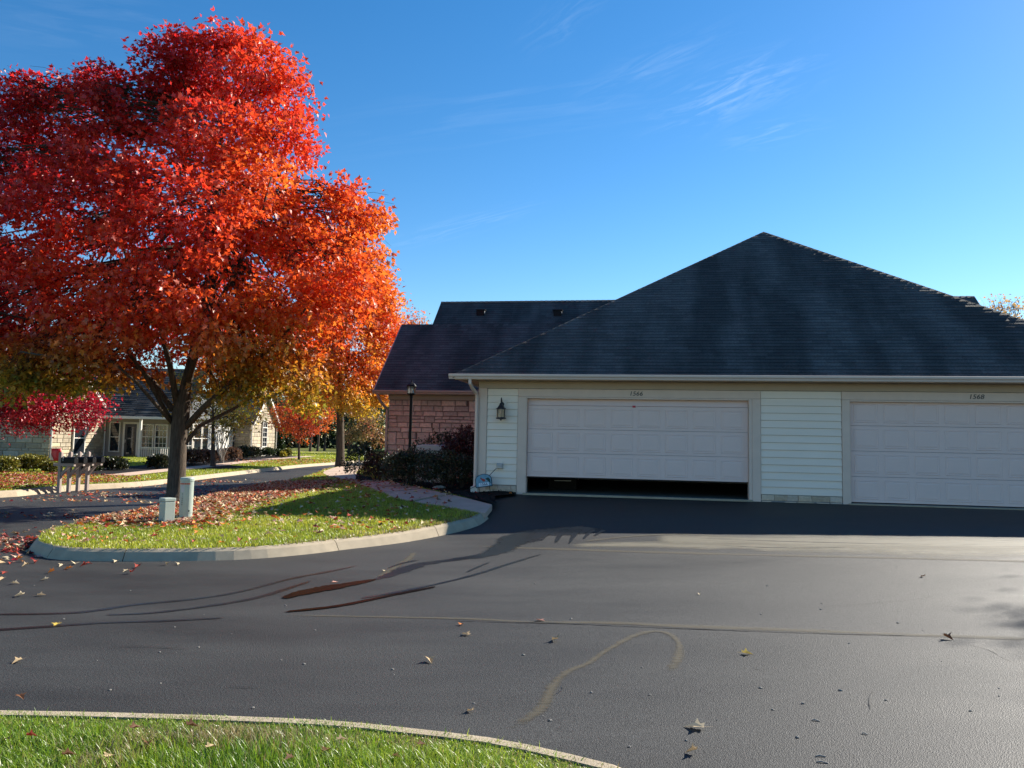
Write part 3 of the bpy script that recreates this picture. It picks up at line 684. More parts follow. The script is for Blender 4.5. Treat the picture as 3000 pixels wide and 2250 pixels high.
    def door(a0, z0, rows, lab, tilt):
        d = MB(); d.box(a0+.004, a0+4.881, .125, .15, z0, z0+.02); dr = d.build('garage_door', M['garage_door'], root); dr['label'] = lab
        for r in range(rows):
            z = z0+r*sec; s = MB(); s.box(a0+.004, a0+4.881, .10, .14, z+.0025, z+sec-.0025); so = s.build('door_section', M['garage_door'], dr)
            so.modifiers.new('b','BEVEL').width = .003
            for c in range(8): link('raised_panel', pme, dr, (a0+.092+c*pitch, .0995, z+.062))
        if tilt:
            z = z0+rows*sec; s = MB(); t = R(14)
            p = lambda v, y: (.105+v*math.sin(t)+y*math.cos(t), z+.006+v*math.cos(t)-y*math.sin(t))
            s.prism([p(0,0),p(0,.04),p(.5,.04),p(.5,0)], 'x', a0+.004, a0+4.881); s.build('door_section', M['garage_door'], dr)
        sl = MB(); sl.box(a0+.006, a0+4.879, .105, .135, z0-.022, z0-.001); sl.build('bottom_seal', M['rubber'], dr)
        return dr
    d1 = door(A1, .385, 3, 'garage door raised a little off the floor', True)
    st = MB(); st.box(3.49, 3.56, .088, .098, 1.985, 2.03); st.build('sticker', M['red_plastic'], d1)
    door(C1, .03, 4, 'fully closed garage door', False)
    for txt, a in (('1566', 3.565), ('1568', 10.57)):
        o = link('house_number', text_mesh(txt, .135, .003, M['number_black'], .18), root, (a, -.027, 2.288), (R(90),0,0)); o['label'] = 'black house number '+txt+' above the garage door'
        o.scale = (1.12, 1, 1)
    # gutters: K profile along the front and down the left side
    def kprof(y, z): return [(y,z),(y-.005,z-.11),(y-.075,z-.11),(y-.085,z-.075),(y-.115,z-.045),(y-.118,z-.004),(y-.108,z),(y-.105,z-.02),(y-.012,z-.02)]
    m = MB(); m.prism(kprof(-.50, 2.665), 'x', -.60, END+.60); B('gutter', m, 'gutter')
    m = MB(); m.box(-.475, END+.475, -.496, -.482, 2.545, 2.66); B('fascia', m, 'gutter')
    m = MB(); m.prism([(-.47-(p[0]+.5)*-1*-1-.0, p[1]) for p in kprof(-.5,2.662)], 'y', -.485, 4.7); B('gutter', m, 'gutter')
    ds = MB(); ds.tube([(-.12,-.53,2.56),(-.12,-.53,2.46),(-.10,-.35,2.36),(-.055,-.12,2.26),(-.05,-.06,2.16),(-.05,-.055,.18),(-.06,-.12,.08)], [.047]*7, 4); B('downspout', ds, 'gutter', bevel=.012)
    bs = MB(); bs.box(-.13, .03, -.17, .0, -.25, .13); B('downspout_boot', bs, 'white_paint', bevel=.01)
    # roofs ---------------------------------------------------------------
    AM, AB, AH, EH = 7.08, 4.88, 7.25, 2.66
    E1, E2, AP = (-.50,-.52,EH), (END+.50,-.52,EH), (AM,AB,AH)
    rb = MB(); BK = 12.0
    rb.add([E1,E2,AP,(AM,BK,AH),(-.5,BK,EH),(END+.5,BK,EH)], [(0,1,2),(0,2,3,4),(1,5,3,2),(3,5,4),(0,4,5,1)])
    roof = B('roof', rb, 'shingle'); at = roof.data.attributes.new('col','FLOAT_COLOR','POINT'); at.data.foreach_set('color', [1.0]*24)
    shingle_roof(roof, [E1,E2,AP], .127, rs, M['shingle'], singles=300)
    lf = shingle_face([(-.5,BK,EH),E1,AP,(AM,BK,AH)], .145, rs); mb = MB()
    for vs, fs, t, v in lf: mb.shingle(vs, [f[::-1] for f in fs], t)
    tag(mb.build('shingle_courses', M['shingle'], roof), kind='stuff')
    rf = shingle_face([E2,(END+.5,BK,EH),(AM,BK,AH),AP], .145, rs); mb = MB()
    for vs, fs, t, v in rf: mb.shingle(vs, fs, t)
    tag(mb.build('shingle_courses', M['shingle'], roof), kind='stuff')
    v1 = Vector(AP)-Vector(E1); dl = Vector((-(AH-EH), 0, -(AM+.5))).normalized(); 
    dleft = Vector((-1,0,-(AH-EH)/(AM+.5))); dfront = Vector((0,-1,-(AH-EH)/(AB+.52))); dright = Vector((1,0,-(AH-EH)/(AM+.5)))
    ridge_caps(roof, E1, AP, dleft, dfront, M['shingle'], rs); ridge_caps(roof, E2, AP, dright, dfront, M['shingle'], rs)
    ridge_caps(roof, (AM,BK,AH), AP, dleft, dright, M['shingle'], rs)
    # left stone wing ----------------------------------------------------------
    WB, WL = 5.5, -4.02
    m = MB(); m.box(WL, -.003, WB, WB+.2, -.35, 2.56); m.box(WL, WL+.2, WB+.203, 10.9, -.35, 2.56)
    m.prism([(WB+.0,2.563),(WB+2.1,4.75),(10.7,2.563)], 'x', WL+.02, WL+.2)
    wing = B('wing_wall', m, 'mortar')
    tones = [(1,1,1),(.93,.94,.95),(1.08,1.04,1.0),(.86,.87,.88),(1.03,1.0,.98)]
    stone_wall(wing, (WL-.0,WB-.001,-.1), (1,0), 4.0, 2.64, M['pink_stone'], rs, tones, d=.045, lo=.10, hi=.20, wl=.18, wh=.48, gap=.018, big=.08)
    m = MB(); m.box(WL-.02, -.003, WB-.06, WB-.045, 2.40, 2.556); B('wing_frieze', m, 'bounce_pink_trim')
    m = MB(); m.box(WL-.34, -.5, WB-.42, WB-.062, 2.545, 2.558); B('wing_soffit', m, 'bounce_pink_trim')
    m = MB(); m.prism(kprof(WB-.43, 2.665), 'x', WL-.38, -.62); B('wing_gutter', m, 'bounce_pink_trim')
    ds = MB(); ds.tube([(WL-.22,WB-.46,2.56),(WL-.22,WB-.46,2.48),(WL-.16,WB-.3,2.30),(WL-.03,WB-.1,2.1),(WL-.03,WB-.09,1.9),(WL-.03,WB-.09,-.1)], [.05]*6, 4); B('downspout', ds, 'bounce_pink_trim', bevel=.012)
    RB, RH = 7.6, 5.07; f1, f2 = (WL-.34,WB-.44,2.67), (2.6,WB-.44,2.67); r1, r2 = (WL-.34,RB,RH), (2.6,RB,RH); b1, b2 = (WL-.34,10.7,2.67), (2.6,10.7,2.67)
    rb = MB(); T = .09
    dn = lambda p: (p[0],p[1],p[2]-T)
    rb.add([f1,f2,r2,r1,b2,b1]+[dn(p) for p in (f1,f2,r2,r1,b2,b1)], [(0,1,2,3),(3,2,4,5),(6,9,8,7),(9,11,10,8),(0,6,7,1),(0,3,9,6),(3,5,11,9),(1,7,8,2),(2,8,10,4),(5,4,10,11)])
    wr = B('wing_roof', rb, 'shingle'); at = wr.data.attributes.new('col','FLOAT_COLOR','POINT'); at.data.foreach_set('color', [.9]*48)
    shingle_roof(wr, [f1,f2,r2,r1], .13, rs, M['shingle'], singles=150)
    lf = shingle_face([b2,b1,r1,r2], .15, rs); mb = MB()
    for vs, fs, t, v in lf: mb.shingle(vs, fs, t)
    tag(mb.build('shingle_courses', M['shingle'], wr), kind='stuff')
    pitch_w = (RH-2.67)/(RB-WB+.44)
    ridge_caps(wr, r1, r2, (0,-1,-pitch_w), (0,1,-.94), M['shingle'], rs, step=.16, w=.14)
    m = MB(); m.prism([(WB-.45,2.53),(WB-.45,2.67),(RB,RH),(RB,RH-.16)], 'x', WL-.375, WL-.345); m.prism([(RB+.002,RH-.16),(RB+.002,RH),(10.7,2.67),(10.7,2.53)], 'x', WL-.375, WL-.345); B('rake_board', m, 'bounce_pink_trim')
    # main body behind ---------------------------------------------------------------
    MBk, MH = 12.15, 6.70
    m = MB(); m.box(-3.85, 15.2, 10.95, 18.2, -.35, 3.4); m.prism([(8.4,3.403),(MBk,6.5),(17.9,3.403)], 'x', -3.85, -3.6); m.prism([(8.4,3.403),(MBk,6.5),(17.9,3.403)], 'x', 14.9, 15.15); B('main_wall', m, 'siding')
    f1, f2, r1, r2, b1, b2 = (-4.22,8.0,2.9), (15.45,8.0,2.9), (-4.22,MBk,MH), (15.45,MBk,MH), (-4.22,18.2,2.9), (15.45,18.2,2.9)
    rb = MB(); rb.add([f1,f2,r2,r1,b2,b1]+[dn(p) for p in (f1,f2,r2,r1,b2,b1)], [(0,1,2,3),(3,2,4,5),(6,9,8,7),(9,11,10,8),(0,6,7,1),(0,3,9,6),(3,5,11,9),(1,7,8,2),(2,8,10,4),(5,4,10,11)])
    mr = B('main_roof', rb, 'shingle'); at = mr.data.attributes.new('col','FLOAT_COLOR','POINT'); at.data.foreach_set('color', [1.0]*48)
    shingle_roof(mr, [f1,f2,r2,r1], .14, rs, M['shingle'], wmin=.28, wmax=.5)
    ridge_caps(mr, r1, r2, (0,-1,-.78), (0,1,-.78), M['shingle'], rs, step=.2, w=.14)
    sl = (MH-2.9)/(MBk-8.0)
    for a, b in ((-2.45,11.55),(.55,11.5)):
        z = 2.9+(b-8)*sl; m = MB(); m.box(a-.15,a+.15,b-.17,b+.1,z-.16,z+.07); m.box(a-.19,a+.19,b-.2,b+.13,z+.073,z+.10); o = m.build('roof_vent', M['black_metal'], mr)
        q = MB(); q.box(a+.152,a+.156,b-.12,b+.05,z-.05,z+.05); q.build('vent_grille', M['grey_lid'], o)
    # wall lantern block and outlet block are trim of the house
    for a, z, s, nm in ((.535,2.02,.10,'mounting_block'),(.51,.63,.085,'mounting_block')):
        m = MB(); m.box(a-s,a+s,-.024,.012,z-s,z+s); B(nm, m, 'siding', bevel=.003, seg=1)
    return root
house = garage_house()

# ------------------------------------------------------------------ foliage
MAPLE_V = np.array([(0,0,0),(.34,-.06,.05),(.22,.16,.03),(.60,.36,.10),(.25,.46,.04),(0,1,-.10),(-.34,-.06,.05),(-.22,.16,.03),(-.60,.36,.10),(-.25,.46,.04)], float)
MAPLE_F = [(0,1,2),(2,3,4),(0,2,4),(0,4,5),(0,7,6),(7,9,8),(0,9,7),(0,5,9)]
STAR_V = np.array([(0,0,0),(.55,.30,.08),(.20,.42,.0),(0,1,-.08),(-.55,.30,.08),(-.20,.42,.0)], float)
STAR_F = [(0,1,2),(0,2,3),(0,3,5),(0,5,4)]
KITE_V = np.array([(0,0,0),(.42,.45,.08),(0,1,-.05),(-.42,.45,.08)], float)
KITE_F = [(0,1,2),(0,2,3)]
def leaf_cloud(name, P, size, col, mat, rng, parent=None, tmpl='maple', droop=.5, outward=None, flat=.75):
    """one mesh of many leaves at points P"""
    V0, F0 = {'maple': (MAPLE_V, MAPLE_F), 'star': (STAR_V, STAR_F), 'kite': (KITE_V, KITE_F)}[tmpl]
    n = len(P); ax = rng.normal(size=(n,3)); 
    if outward is not None: ax = ax*.8+outward*1.0
    ax[:,2] -= droop; ax /= np.linalg.norm(ax,axis=1)[:,None]+1e-9
    nr = rng.normal(size=(n,3))*(1-flat*.55); nr[:,2] += flat*.9
    nr -= ax*np.sum(nr*ax,1)[:,None]; nr /= np.linalg.norm(nr,axis=1)[:,None]+1e-9
    rt = np.cross(ax, nr); s = (size*rng.uniform(.65,1.25,n))[:,None,None]
    curl = rng.uniform(.3,2.2,(n,1,1))
    V = P[:,None,:]+s*(V0[None,:,0:1]*rt[:,None,:]+V0[None,:,1:2]*ax[:,None,:]+curl*V0[None,:,2:3]*nr[:,None,:])
    k = len(V0); F = np.array(F0); loops = (F[None,:,:]+(np.arange(n)*k)[:,None,None]).reshape(-1)
    return soup(name, V.reshape(-1,3), np.full(n*len(F0),3), mat, parent, np.repeat(col,k,0), loops)
def jitter_line(p0, p1, k, amp, rng, sag=0):
    p0 = np.array(p0,float); p1 = np.array(p1,float); L = np.linalg.norm(p1-p0); out = []
    for i in range(k+1):
        t = i/k; q = p0+(p1-p0)*t; q = q+rng.normal(size=3)*amp*L*math.sin(math.pi*t); q[2] += sag*L*math.sin(math.pi*t); out.append(q)
    return out
def ramp(t, stops):
    """piecewise colour ramp; t (n,), stops [(pos,(r,g,b))]"""
    xs = [s[0] for s in stops]; return np.stack([np.interp(t, xs, [s[1][k] for s in stops]) for k in range(3)], 1)
def make_tree(name, label, cat, base, trunk, lobes, colfn, seed, clusters=60, per=26, size=.11, spread=.28, tmpl='maple', mat='maple_leaf', twigs=True, group=None, limbs=None, bark='bark', subs=7, shell=.45, hollow_gap=0.0, flatten=.55):
    """trunk: list of (dx,dy,z,r); lobes: (dx,dy,z,rx,rz[,weight]) relative to the base (z above base)"""
    rng = np.random.default_rng(seed); bx, by, bz = base
    root = empty(name, base, 0, label=label, cat=cat, group=group)
    mb = MB(); T = [(t[0],t[1],t[2]) for t in trunk]; rr = [t[3] for t in trunk]
    # root flare
    mb.tube([(T[0][0],T[0][1],-.12)]+T[:1]+[tuple(np.array(T[0])*.8+np.array(T[1])*.2)]+T[1:], [rr[0]*1.75, rr[0]*1.35, rr[0]]+rr[1:], 14)
    mb.build('trunk', M[bark], root, smooth=True)
    tw = MB(); pts = []; outs = []
    trunk_top = np.array(T[-1]); fork = np.array(T[-2])
    for li, lb in enumerate(lobes):
        c = np.array(lb[:3]); r = lb[3]; rz = lb[4]; wgt = lb[5] if len(lb) > 5 else 1
        # limb to the lobe
        hgt = c[2]; zz = np.clip(fork[2]+(hgt-fork[2])*.45*rng.uniform(.6,1.1), T[1][2], trunk_top[2])
        k = 0
        while k < len(T)-2 and T[k+1][2] < zz: k += 1
        t = np.clip((zz-T[k][2])/(T[k+1][2]-T[k][2]+1e-6),0,1); st = np.array(T[k])*(1-t)+np.array(T[k+1])*t; rs_ = rr[k]*(1-t)+rr[k+1]*t
        ln = jitter_line(st, c, 6, .05, rng, .04); L = np.linalg.norm(c-st)
        r0 = min(rs_*.75, .022+.014*L)
        lm = MB(); lm.tube(ln, list(np.linspace(r0, .012, 7)), 7); lm.build('limb', M[bark], root, smooth=True)
        n = int(clusters*wgt*(r*r*rz)**.55)
        d = rng.normal(size=(n,3)); d /= np.linalg.norm(d,axis=1)[:,None]; rad = (shell+(1-shell)*rng.uniform(0,1,n)**.6)[:,None]
        wob = 1+.16*np.sin(d[:,:1]*5+li)+.12*np.sin(d[:,1:2]*7+li*2)+.12*np.sin(d[:,2:]*6+li)
        C = c+d*rad*wob*np.array([r,r,rz])
        for s_ in range(subs if twigs else 0):
            e = C[rng.integers(n)]; b0 = np.array(ln[int(rng.integers(2,6))]); l2 = jitter_line(b0, e, 4, .07, rng, .03); ll = np.linalg.norm(e-b0)
            tw.tube(l2, list(np.linspace(.006+.007*ll, .004, 5)), 5, cap=False)
            for _ in range(3):
                e2 = e+rng.normal(size=3)*.22+d[rng.integers(n)]*.1; b1 = np.array(l2[int(rng.integers(2,4))]); tw.tube(jitter_line(b1, e2, 3, .06, rng), [.007,.006,.004,.003], 4, cap=False)
        m = per; q = np.repeat(C, m, 0)+rng.normal(size=(n*m,3))*spread*np.array([1,1,flatten]); pts.append(q)
        outs.append(np.repeat(d, m, 0))
    P = np.concatenate(pts); O = np.concatenate(outs)
    col = colfn(P, rng)
    cr = leaf_cloud('crown', P, size, col, M[mat], rng, root, tmpl, outward=O); tag(cr, kind='stuff')
    if tw.v: tag(tw.build('twigs', M['twig_bark'], root, smooth=True), kind='stuff')
    return root, P, col

# the big maple in front ---------------------------------------------------------
TB = on(lawn_z, 515, 1458); TBZ = float(lawn_z(*TB)); TD = TB[1]
def tree_px(x, y, dy, base, depth):
    """pixel at a distance given by the tree's own depth plus dy -> local offset"""
    d = px_dir(x, y); t = (depth+dy)/d.y; p = d*t+Vector((0,0,EYE)); return (p.x-base[0], p.y-base[1], p.z-base[2])
def lobe_list(rows, base, depth, sq=.92):
    out = []
    for x, y, r, dy in rows:
        c = tree_px(x, y, dy, base, depth); rm = r/FPX*(depth+dy); out.append((*c, rm, rm*sq))
    return out
big_rows = [(640,185,120,0),(650,95,48,0),(780,215,105,-.6),(560,225,120,.5),(480,215,85,0),(730,150,60,.4),(830,300,85,.3),(840,400,110,-.4),
 (620,400,170,-1.6),(620,400,150,1.8),(400,320,115,.4),(290,330,95,-.5),(160,345,100,.4),(70,330,75,-.2),(60,250,40,0),(20,480,120,.8),(-110,520,150,0),(-230,640,170,.5),
 (270,560,190,-2.2),(240,560,170,2.0),(70,700,160,-1.8),(-100,780,190,.3),(-250,820,170,-.8),(540,640,200,-2.8),(540,640,190,2.6),(760,590,150,-1.6),(800,640,150,1.5),
 (985,640,115,-.2),(1050,640,75,.4),(1030,590,55,-.4),(960,770,135,-1.5),(1060,740,60,.8),(940,780,130,1.6),(190,860,150,-2.4),(60,930,140,.5),(-120,960,140,-.5),
 (400,900,150,-2.9),(400,880,150,2.4),(620,880,160,-2.9),(660,860,160,2.4),(830,900,140,-1.8),(980,900,110,0),(1075,850,70,.2),
 (80,1040,80,-1.5),(250,1030,75,-2.0),(330,1085,55,.3),(720,1030,90,-1.4),(860,1020,90,.4),(590,1010,90,2.2),(430,1060,60,1.5),(-60,1060,90,0),(640,1150,40,-.6),(160,1090,55,-.5),(780,1100,60,.6),(300,1095,60,-1.2),(205,1125,45,-.8),(650,1090,65,.9),(745,1120,55,-.9),(880,1100,65,-.6),(230,255,55,.2),(310,255,60,-.2),(120,270,45,.3),(20,300,60,.3),(0,1120,60,-.8),(900,1180,40,.3),(120,1110,50,-1.0),(60,1080,60,-1.5),(720,1130,38,-1.0)]
TBASE = (TB[0], TB[1], TBZ)
def big_col(P, rng):
    x = P[:,0]; z = P[:,2]; n = len(P)
    patch = np.sin(x*1.3+P[:,1]*.9)*.35+np.sin(z*1.7+x*.6)*.35+rng.normal(size=n)*.33
    t = .42+.065*(x+.5)-.03*(z-6)+.17*patch
    warm = ramp(t, [(-.1,(.36,.008,.018)),(.2,(.62,.02,.020)),(.45,(.82,.06,.022)),(.7,(.87,.14,.022)),(1.0,(.88,.32,.03))])
    low = np.clip((3.95-z)/1.5+.25*patch+.10*(x<-1)*(4.4-z>0), 0, 1)[:,None]
    g = ramp(np.clip(.5+.4*rng.normal(size=n),0,1), [(0,(.17,.20,.02)),(.5,(.42,.33,.03)),(1,(.72,.40,.03))])
    c = warm*(1-low)+g*low
    return c*rng.uniform(.66,1.14,(n,1))
trunk_pts = [tree_px(x, y, dy, TBASE, TD) for x, y, dy in ((515,1460,0),(518,1390,0),(523,1290,0),(530,1210,0),(545,1130,.05),(570,1020,.1),(600,900,.1),(620,700,.1),(650,450,0),(650,250,0))]
trad = [.22,.205,.19,.205,.13,.105,.085,.065,.04,.02]
make_tree('maple_tree', 'big red and orange maple on the kerbed lawn in front', 'tree', TBASE, [(*p, r) for p, r in zip(trunk_pts, trad)],
          lobe_list(big_rows, TBASE, TD), big_col, 21, clusters=50, per=34, size=.118, spread=.20, subs=10)
bigroot = bpy.data.objects['maple_tree']
# the visible lower limbs
for pts, r0 in ((((545,1250,0),(600,1190,-.3),(680,1120,-.8),(760,1050,-1.2),(830,985,-1.5),(900,900,-1.8)),.085),
                (((540,1300,0),(590,1245,.4),(680,1200,.9),(780,1140,1.3),(850,1080,1.5)),.06),
                (((505,1200,0),(450,1120,.3),(400,1075,.6),(330,1040,1.0),(240,1010,1.3),(120,960,1.6)),.075),
                (((500,1230,0),(420,1090,-.6),(380,1040,-1.0),(360,960,-1.3),(300,880,-1.7)),.055),
                (((505,1240,0),(470,1200,-.5),(400,1120,-1.3),(330,1060,-1.8),(180,1050,-2.2),(60,1030,-2.4)),.05),
                (((520,1190,0),(500,1080,-.3),(470,960,-.7),(380,780,-1.2),(330,640,-1.6)),.085),
                (((545,1130,0),(600,960,-.6),(690,800,-1.2),(760,650,-1.5),(800,500,-1.4)),.08)):
    m = MB(); P_ = [tree_px(x, y, dy, TBASE, TD) for x, y, dy in pts]; m.tube(P_, list(np.linspace(r0, .02, len(P_))), 9); m.build('limb', M['bark'], bigroot, smooth=True)

# other trees --------------------------------------------------------------------
def warm_col(stops, zl=None, noise=.25, kx=0):
    def f(P, rng):
        n = len(P); t = np.clip(.5+kx*P[:,0]+noise*rng.normal(size=n)+.2*np.sin(P[:,0]*2+P[:,2]*1.6)+.15*np.sin(P[:,1]*2.3), 0, 1); c = ramp(t, stops)
        if zl: 
            low = np.clip((zl[0]-P[:,2])/zl[1]+.2*rng.normal(size=n),0,1)[:,None]; c = c*(1-low)+np.array(zl[2])*low
        return c*rng.uniform(.75,1.25,(n,1))
    return f
CRIMSON = [(0,(.24,.004,.02)),(.5,(.45,.010,.028)),(1,(.60,.03,.03))]
ORANGE = [(0,(.62,.05,.015)),(.5,(.78,.16,.02)),(1,(.80,.34,.03))]
GOLD = [(0,(.16,.15,.02)),(.5,(.42,.27,.03)),(1,(.62,.24,.03))]
PINKY = [(0,(.20,.17,.05)),(.5,(.36,.22,.07)),(1,(.42,.12,.07))]
GREEN = [(0,(.018,.035,.010)),(.5,(.035,.06,.015)),(1,(.06,.08,.02))]
OLIVE = [(0,(.05,.05,.015)),(.5,(.10,.08,.02)),(1,(.20,.11,.03))]
def px_tree(name, label, bx, by, rows, colfn, seed, tr, top, lean=0, cat='tree', z=None, **kw):
    b = on(lawn_z, bx, by) if z is None else z; bz = float(lawn_z(b[0], b[1])); base = (b[0], b[1], bz); D = b[1]
    tp = [(*tree_px(bx, by, 0, base, D), tr), (*tree_px(bx+lean*.5, by-(by-top)*.35, 0, base, D), tr*.8), (*tree_px(bx+lean, by-(by-top)*.6, 0, base, D), tr*.55), (*tree_px(bx+lean, top, 0, base, D), tr*.2)]
    tp[0] = (0,0,0,tr)
    return make_tree(name, label, cat, base, tp, lobe_list(rows, base, D), colfn, seed, **kw)
G1 = 'maples lining the lane'
px_tree('maple_tree', 'orange and gold maple beside the curved garden path', 997, 1367, [(1010,960,150,0),(1100,880,70,0),(1120,960,70,1),(1080,830,60,0),(1130,1020,55,0),(900,1000,130,0),(1020,1110,110,-1.5),(1110,1090,60,0),(920,1120,100,.5),(1000,850,120,1),(1075,1150,50,0),(1115,1150,36,-.5),(820,1060,100,1)],
        warm_col(ORANGE, (5.0,2.2,(.60,.40,.03))), 31, .23, 900, clusters=60, per=32, size=.16, spread=.32, tmpl='star', subs=4, group=G1)
px_tree('maple_tree', 'deep crimson maple at the left edge above the mailboxes', -90, 1400, [(40,1110,130,0),(140,1150,110,-1),(225,1195,70,-.5),(-80,1080,170,0),(90,1190,75,-1.2),(-40,1190,90,-.8),(180,1090,80,.6),(270,1180,36,0),(10,1010,120,.5),(160,1050,60,0),(245,1215,42,-.6),(160,1225,45,-1),(60,1235,45,-.8)],
        warm_col(CRIMSON), 32, .16, 1060, clusters=58, per=30, size=.10, spread=.26, tmpl='star', subs=5, z=(-18.3,27.5), group=G1)
px_tree('maple_tree', 'slim trunked yellow-green maple left of the lane in a mulch ring', 624, 1368, [(640,1190,70,0),(570,1200,55,.5),(700,1215,50,0),(640,1120,70,0),(720,1150,55,.4),(560,1130,60,0),(690,1090,60,-.5),(640,1255,34,-.4),(570,1250,34,0)],
        warm_col(GOLD), 33, .11, 1150, clusters=22, per=22, size=.13, spread=.3, tmpl='star', subs=5, group=G1)
px_tree('maple_tree', 'small bright orange-red maple far up the lane', 876, 1348, [(880,1225,56,0),(835,1240,38,0),(930,1240,42,0),(880,1190,48,.3),(960,1215,26,0),(820,1210,30,.2),(920,1195,40,-.3),(890,1265,34,-.3)],
        warm_col([(0,(.50,.05,.02)),(.5,(.62,.10,.02)),(1,(.64,.22,.03))]), 34, .08, 1200, clusters=34, per=22, size=.13, spread=.24, tmpl='star', subs=4, group=G1)
px_tree('maple_tree', 'pinkish gold round tree near the far mailboxes', 1022, 1332, [(1060,1240,55,0),(1095,1265,38,0),(1050,1200,38,0),(1030,1270,34,0),(1115,1285,24,0),(1085,1225,32,1)],
        warm_col(PINKY), 35, .12, 1210, clusters=20, per=22, size=.17, spread=.34, tmpl='star', subs=4, group=G1)
px_tree('maple_tree', 'red-orange treetop rising behind the stone wing roof', 1170, 1345, [(1215,960,38,0),(1180,930,46,0),(1240,945,20,0),(1190,1000,60,0),(1150,960,60,0),(1225,930,24,0),(1160,1080,80,0)],
        warm_col([(0,(.50,.07,.04)),(.5,(.60,.16,.05)),(1,(.62,.26,.06))]), 36, .2, 960, clusters=9, per=20, size=.20, spread=.45, tmpl='star', subs=3, z=(-8.5,62), group=G1)
px_tree('oak_tree', 'thinning yellow treetop behind the right end of the roof', 2930, 1345, [(2900,925,42,0),(2960,920,40,0),(2880,905,22,0),(2925,895,24,0),(2985,900,24,0),(3020,940,50,0),(2930,1000,70,0)],
        warm_col([(0,(.45,.28,.12)),(.5,(.55,.36,.14)),(1,(.5,.22,.08))]), 37, .2, 930, clusters=14, per=13, size=.2, spread=.45, tmpl='star', subs=8, z=(31,47))
make_tree('maple_tree', 'maple standing right of the garages whose shadow reaches the driveway', 'tree', (19.3,16.9,.4), [(0,0,0,.2),(0,0,2,.17),(.1,0,5,.12),(.1,0,11,.03)],
          [(0,0,5.8,1.7,1.3),(-1.3,-.5,7.0,1.2,1.0),(1,.4,7.2,1.4,1.2),(-.9,.4,8.6,1.1,.8),(.6,-.8,9.3,1.0,.8),(-.6,.8,10.3,.7,.6),(-1.9,.2,5.7,.8,.7),(.2,-.2,11.2,.6,.6),(-1.5,-.6,9.7,.6,.5)], warm_col(ORANGE), 38, clusters=24, per=36, size=.13, spread=.24, tmpl='star', subs=6)
# far trees across the back lawn
rt = random.Random(9)
far = [(-46,92,'tall olive tree',OLIVE),(-36,100,'green backdrop tree',GREEN),(-27,88,'rust backdrop tree',OLIVE),(-20,104,'green backdrop tree',GREEN),(-12.5,96,'dark green tree',GREEN),(-5,84,'dark green tree',GREEN),(-58,84,'gold backdrop tree',GOLD),(-68,98,'green backdrop tree',GREEN),(3,98,'green tree',GREEN),(-31,112,'olive tree',OLIVE),(-80,88,'rust tree',OLIVE),(-9,112,'olive tree',OLIVE)]
flab = ['tall olive tree beyond the far stone house','green tree behind the far lawn, left of the orange maple','rust-olive tree in the tree line beyond the lane','green tree in the tree line left of the pinkish tree','dark green tree in the gap left of the stone wing','dark evergreen-looking tree against the stone wing corner','gold tree rising behind the far stone house','green tree behind the roof of the far stone house','green tree hidden mostly by the stone wing','olive tree at the very back of the tree line','rust tree behind the crimson maple','olive tree at the back behind the pinkish tree']
for i, (x, y, n_, pal) in enumerate(far):
    h = rt.uniform(9,13); lo = []
    for k in range(9):
        a = rt.uniform(0,6.28); q = rt.uniform(0,2.6); lo.append((q*math.cos(a), q*math.sin(a), rt.uniform(2.6,h-1.2), rt.uniform(1.3,2.2), rt.uniform(1.1,1.8)))
    make_tree('backdrop_tree', flab[i], 'tree', (x,y,.1), [(0,0,0,.2),(0,0,2.2,.16),(0,0,h*.6,.1),(0,0,h*.95,.03)], lo, warm_col(pal), 50+i, clusters=10, per=18, size=.28, spread=.5, tmpl='kite', twigs=False, group='trees of the far tree line')
for i, (x, y) in enumerate(((930,1330),(950,1328),(908,1332))):
    b = on(lawn_z, x, y-8); make_tree('backdrop_tree', ['thin dark trunk far across the lawn, nearest the orange maple','thin dark trunk far across the lawn, middle of three','thin dark trunk far across the lawn, right of its two neighbours'][[1,2,0][i]], 'tree', (b[0],b[1],.15), [(0,0,0,.13),(.1,0,2.5,.11),(.1,0,5,.08),(.1,0,7.5,.03)],
        [(rt.uniform(-1.5,1.5),rt.uniform(-1,1),rt.uniform(4,7.5),1.5,1.3) for _ in range(5)], warm_col(OLIVE), 80+i, clusters=9, per=16, size=.24, spread=.5, tmpl='kite', twigs=False, group='trees of the far tree line')

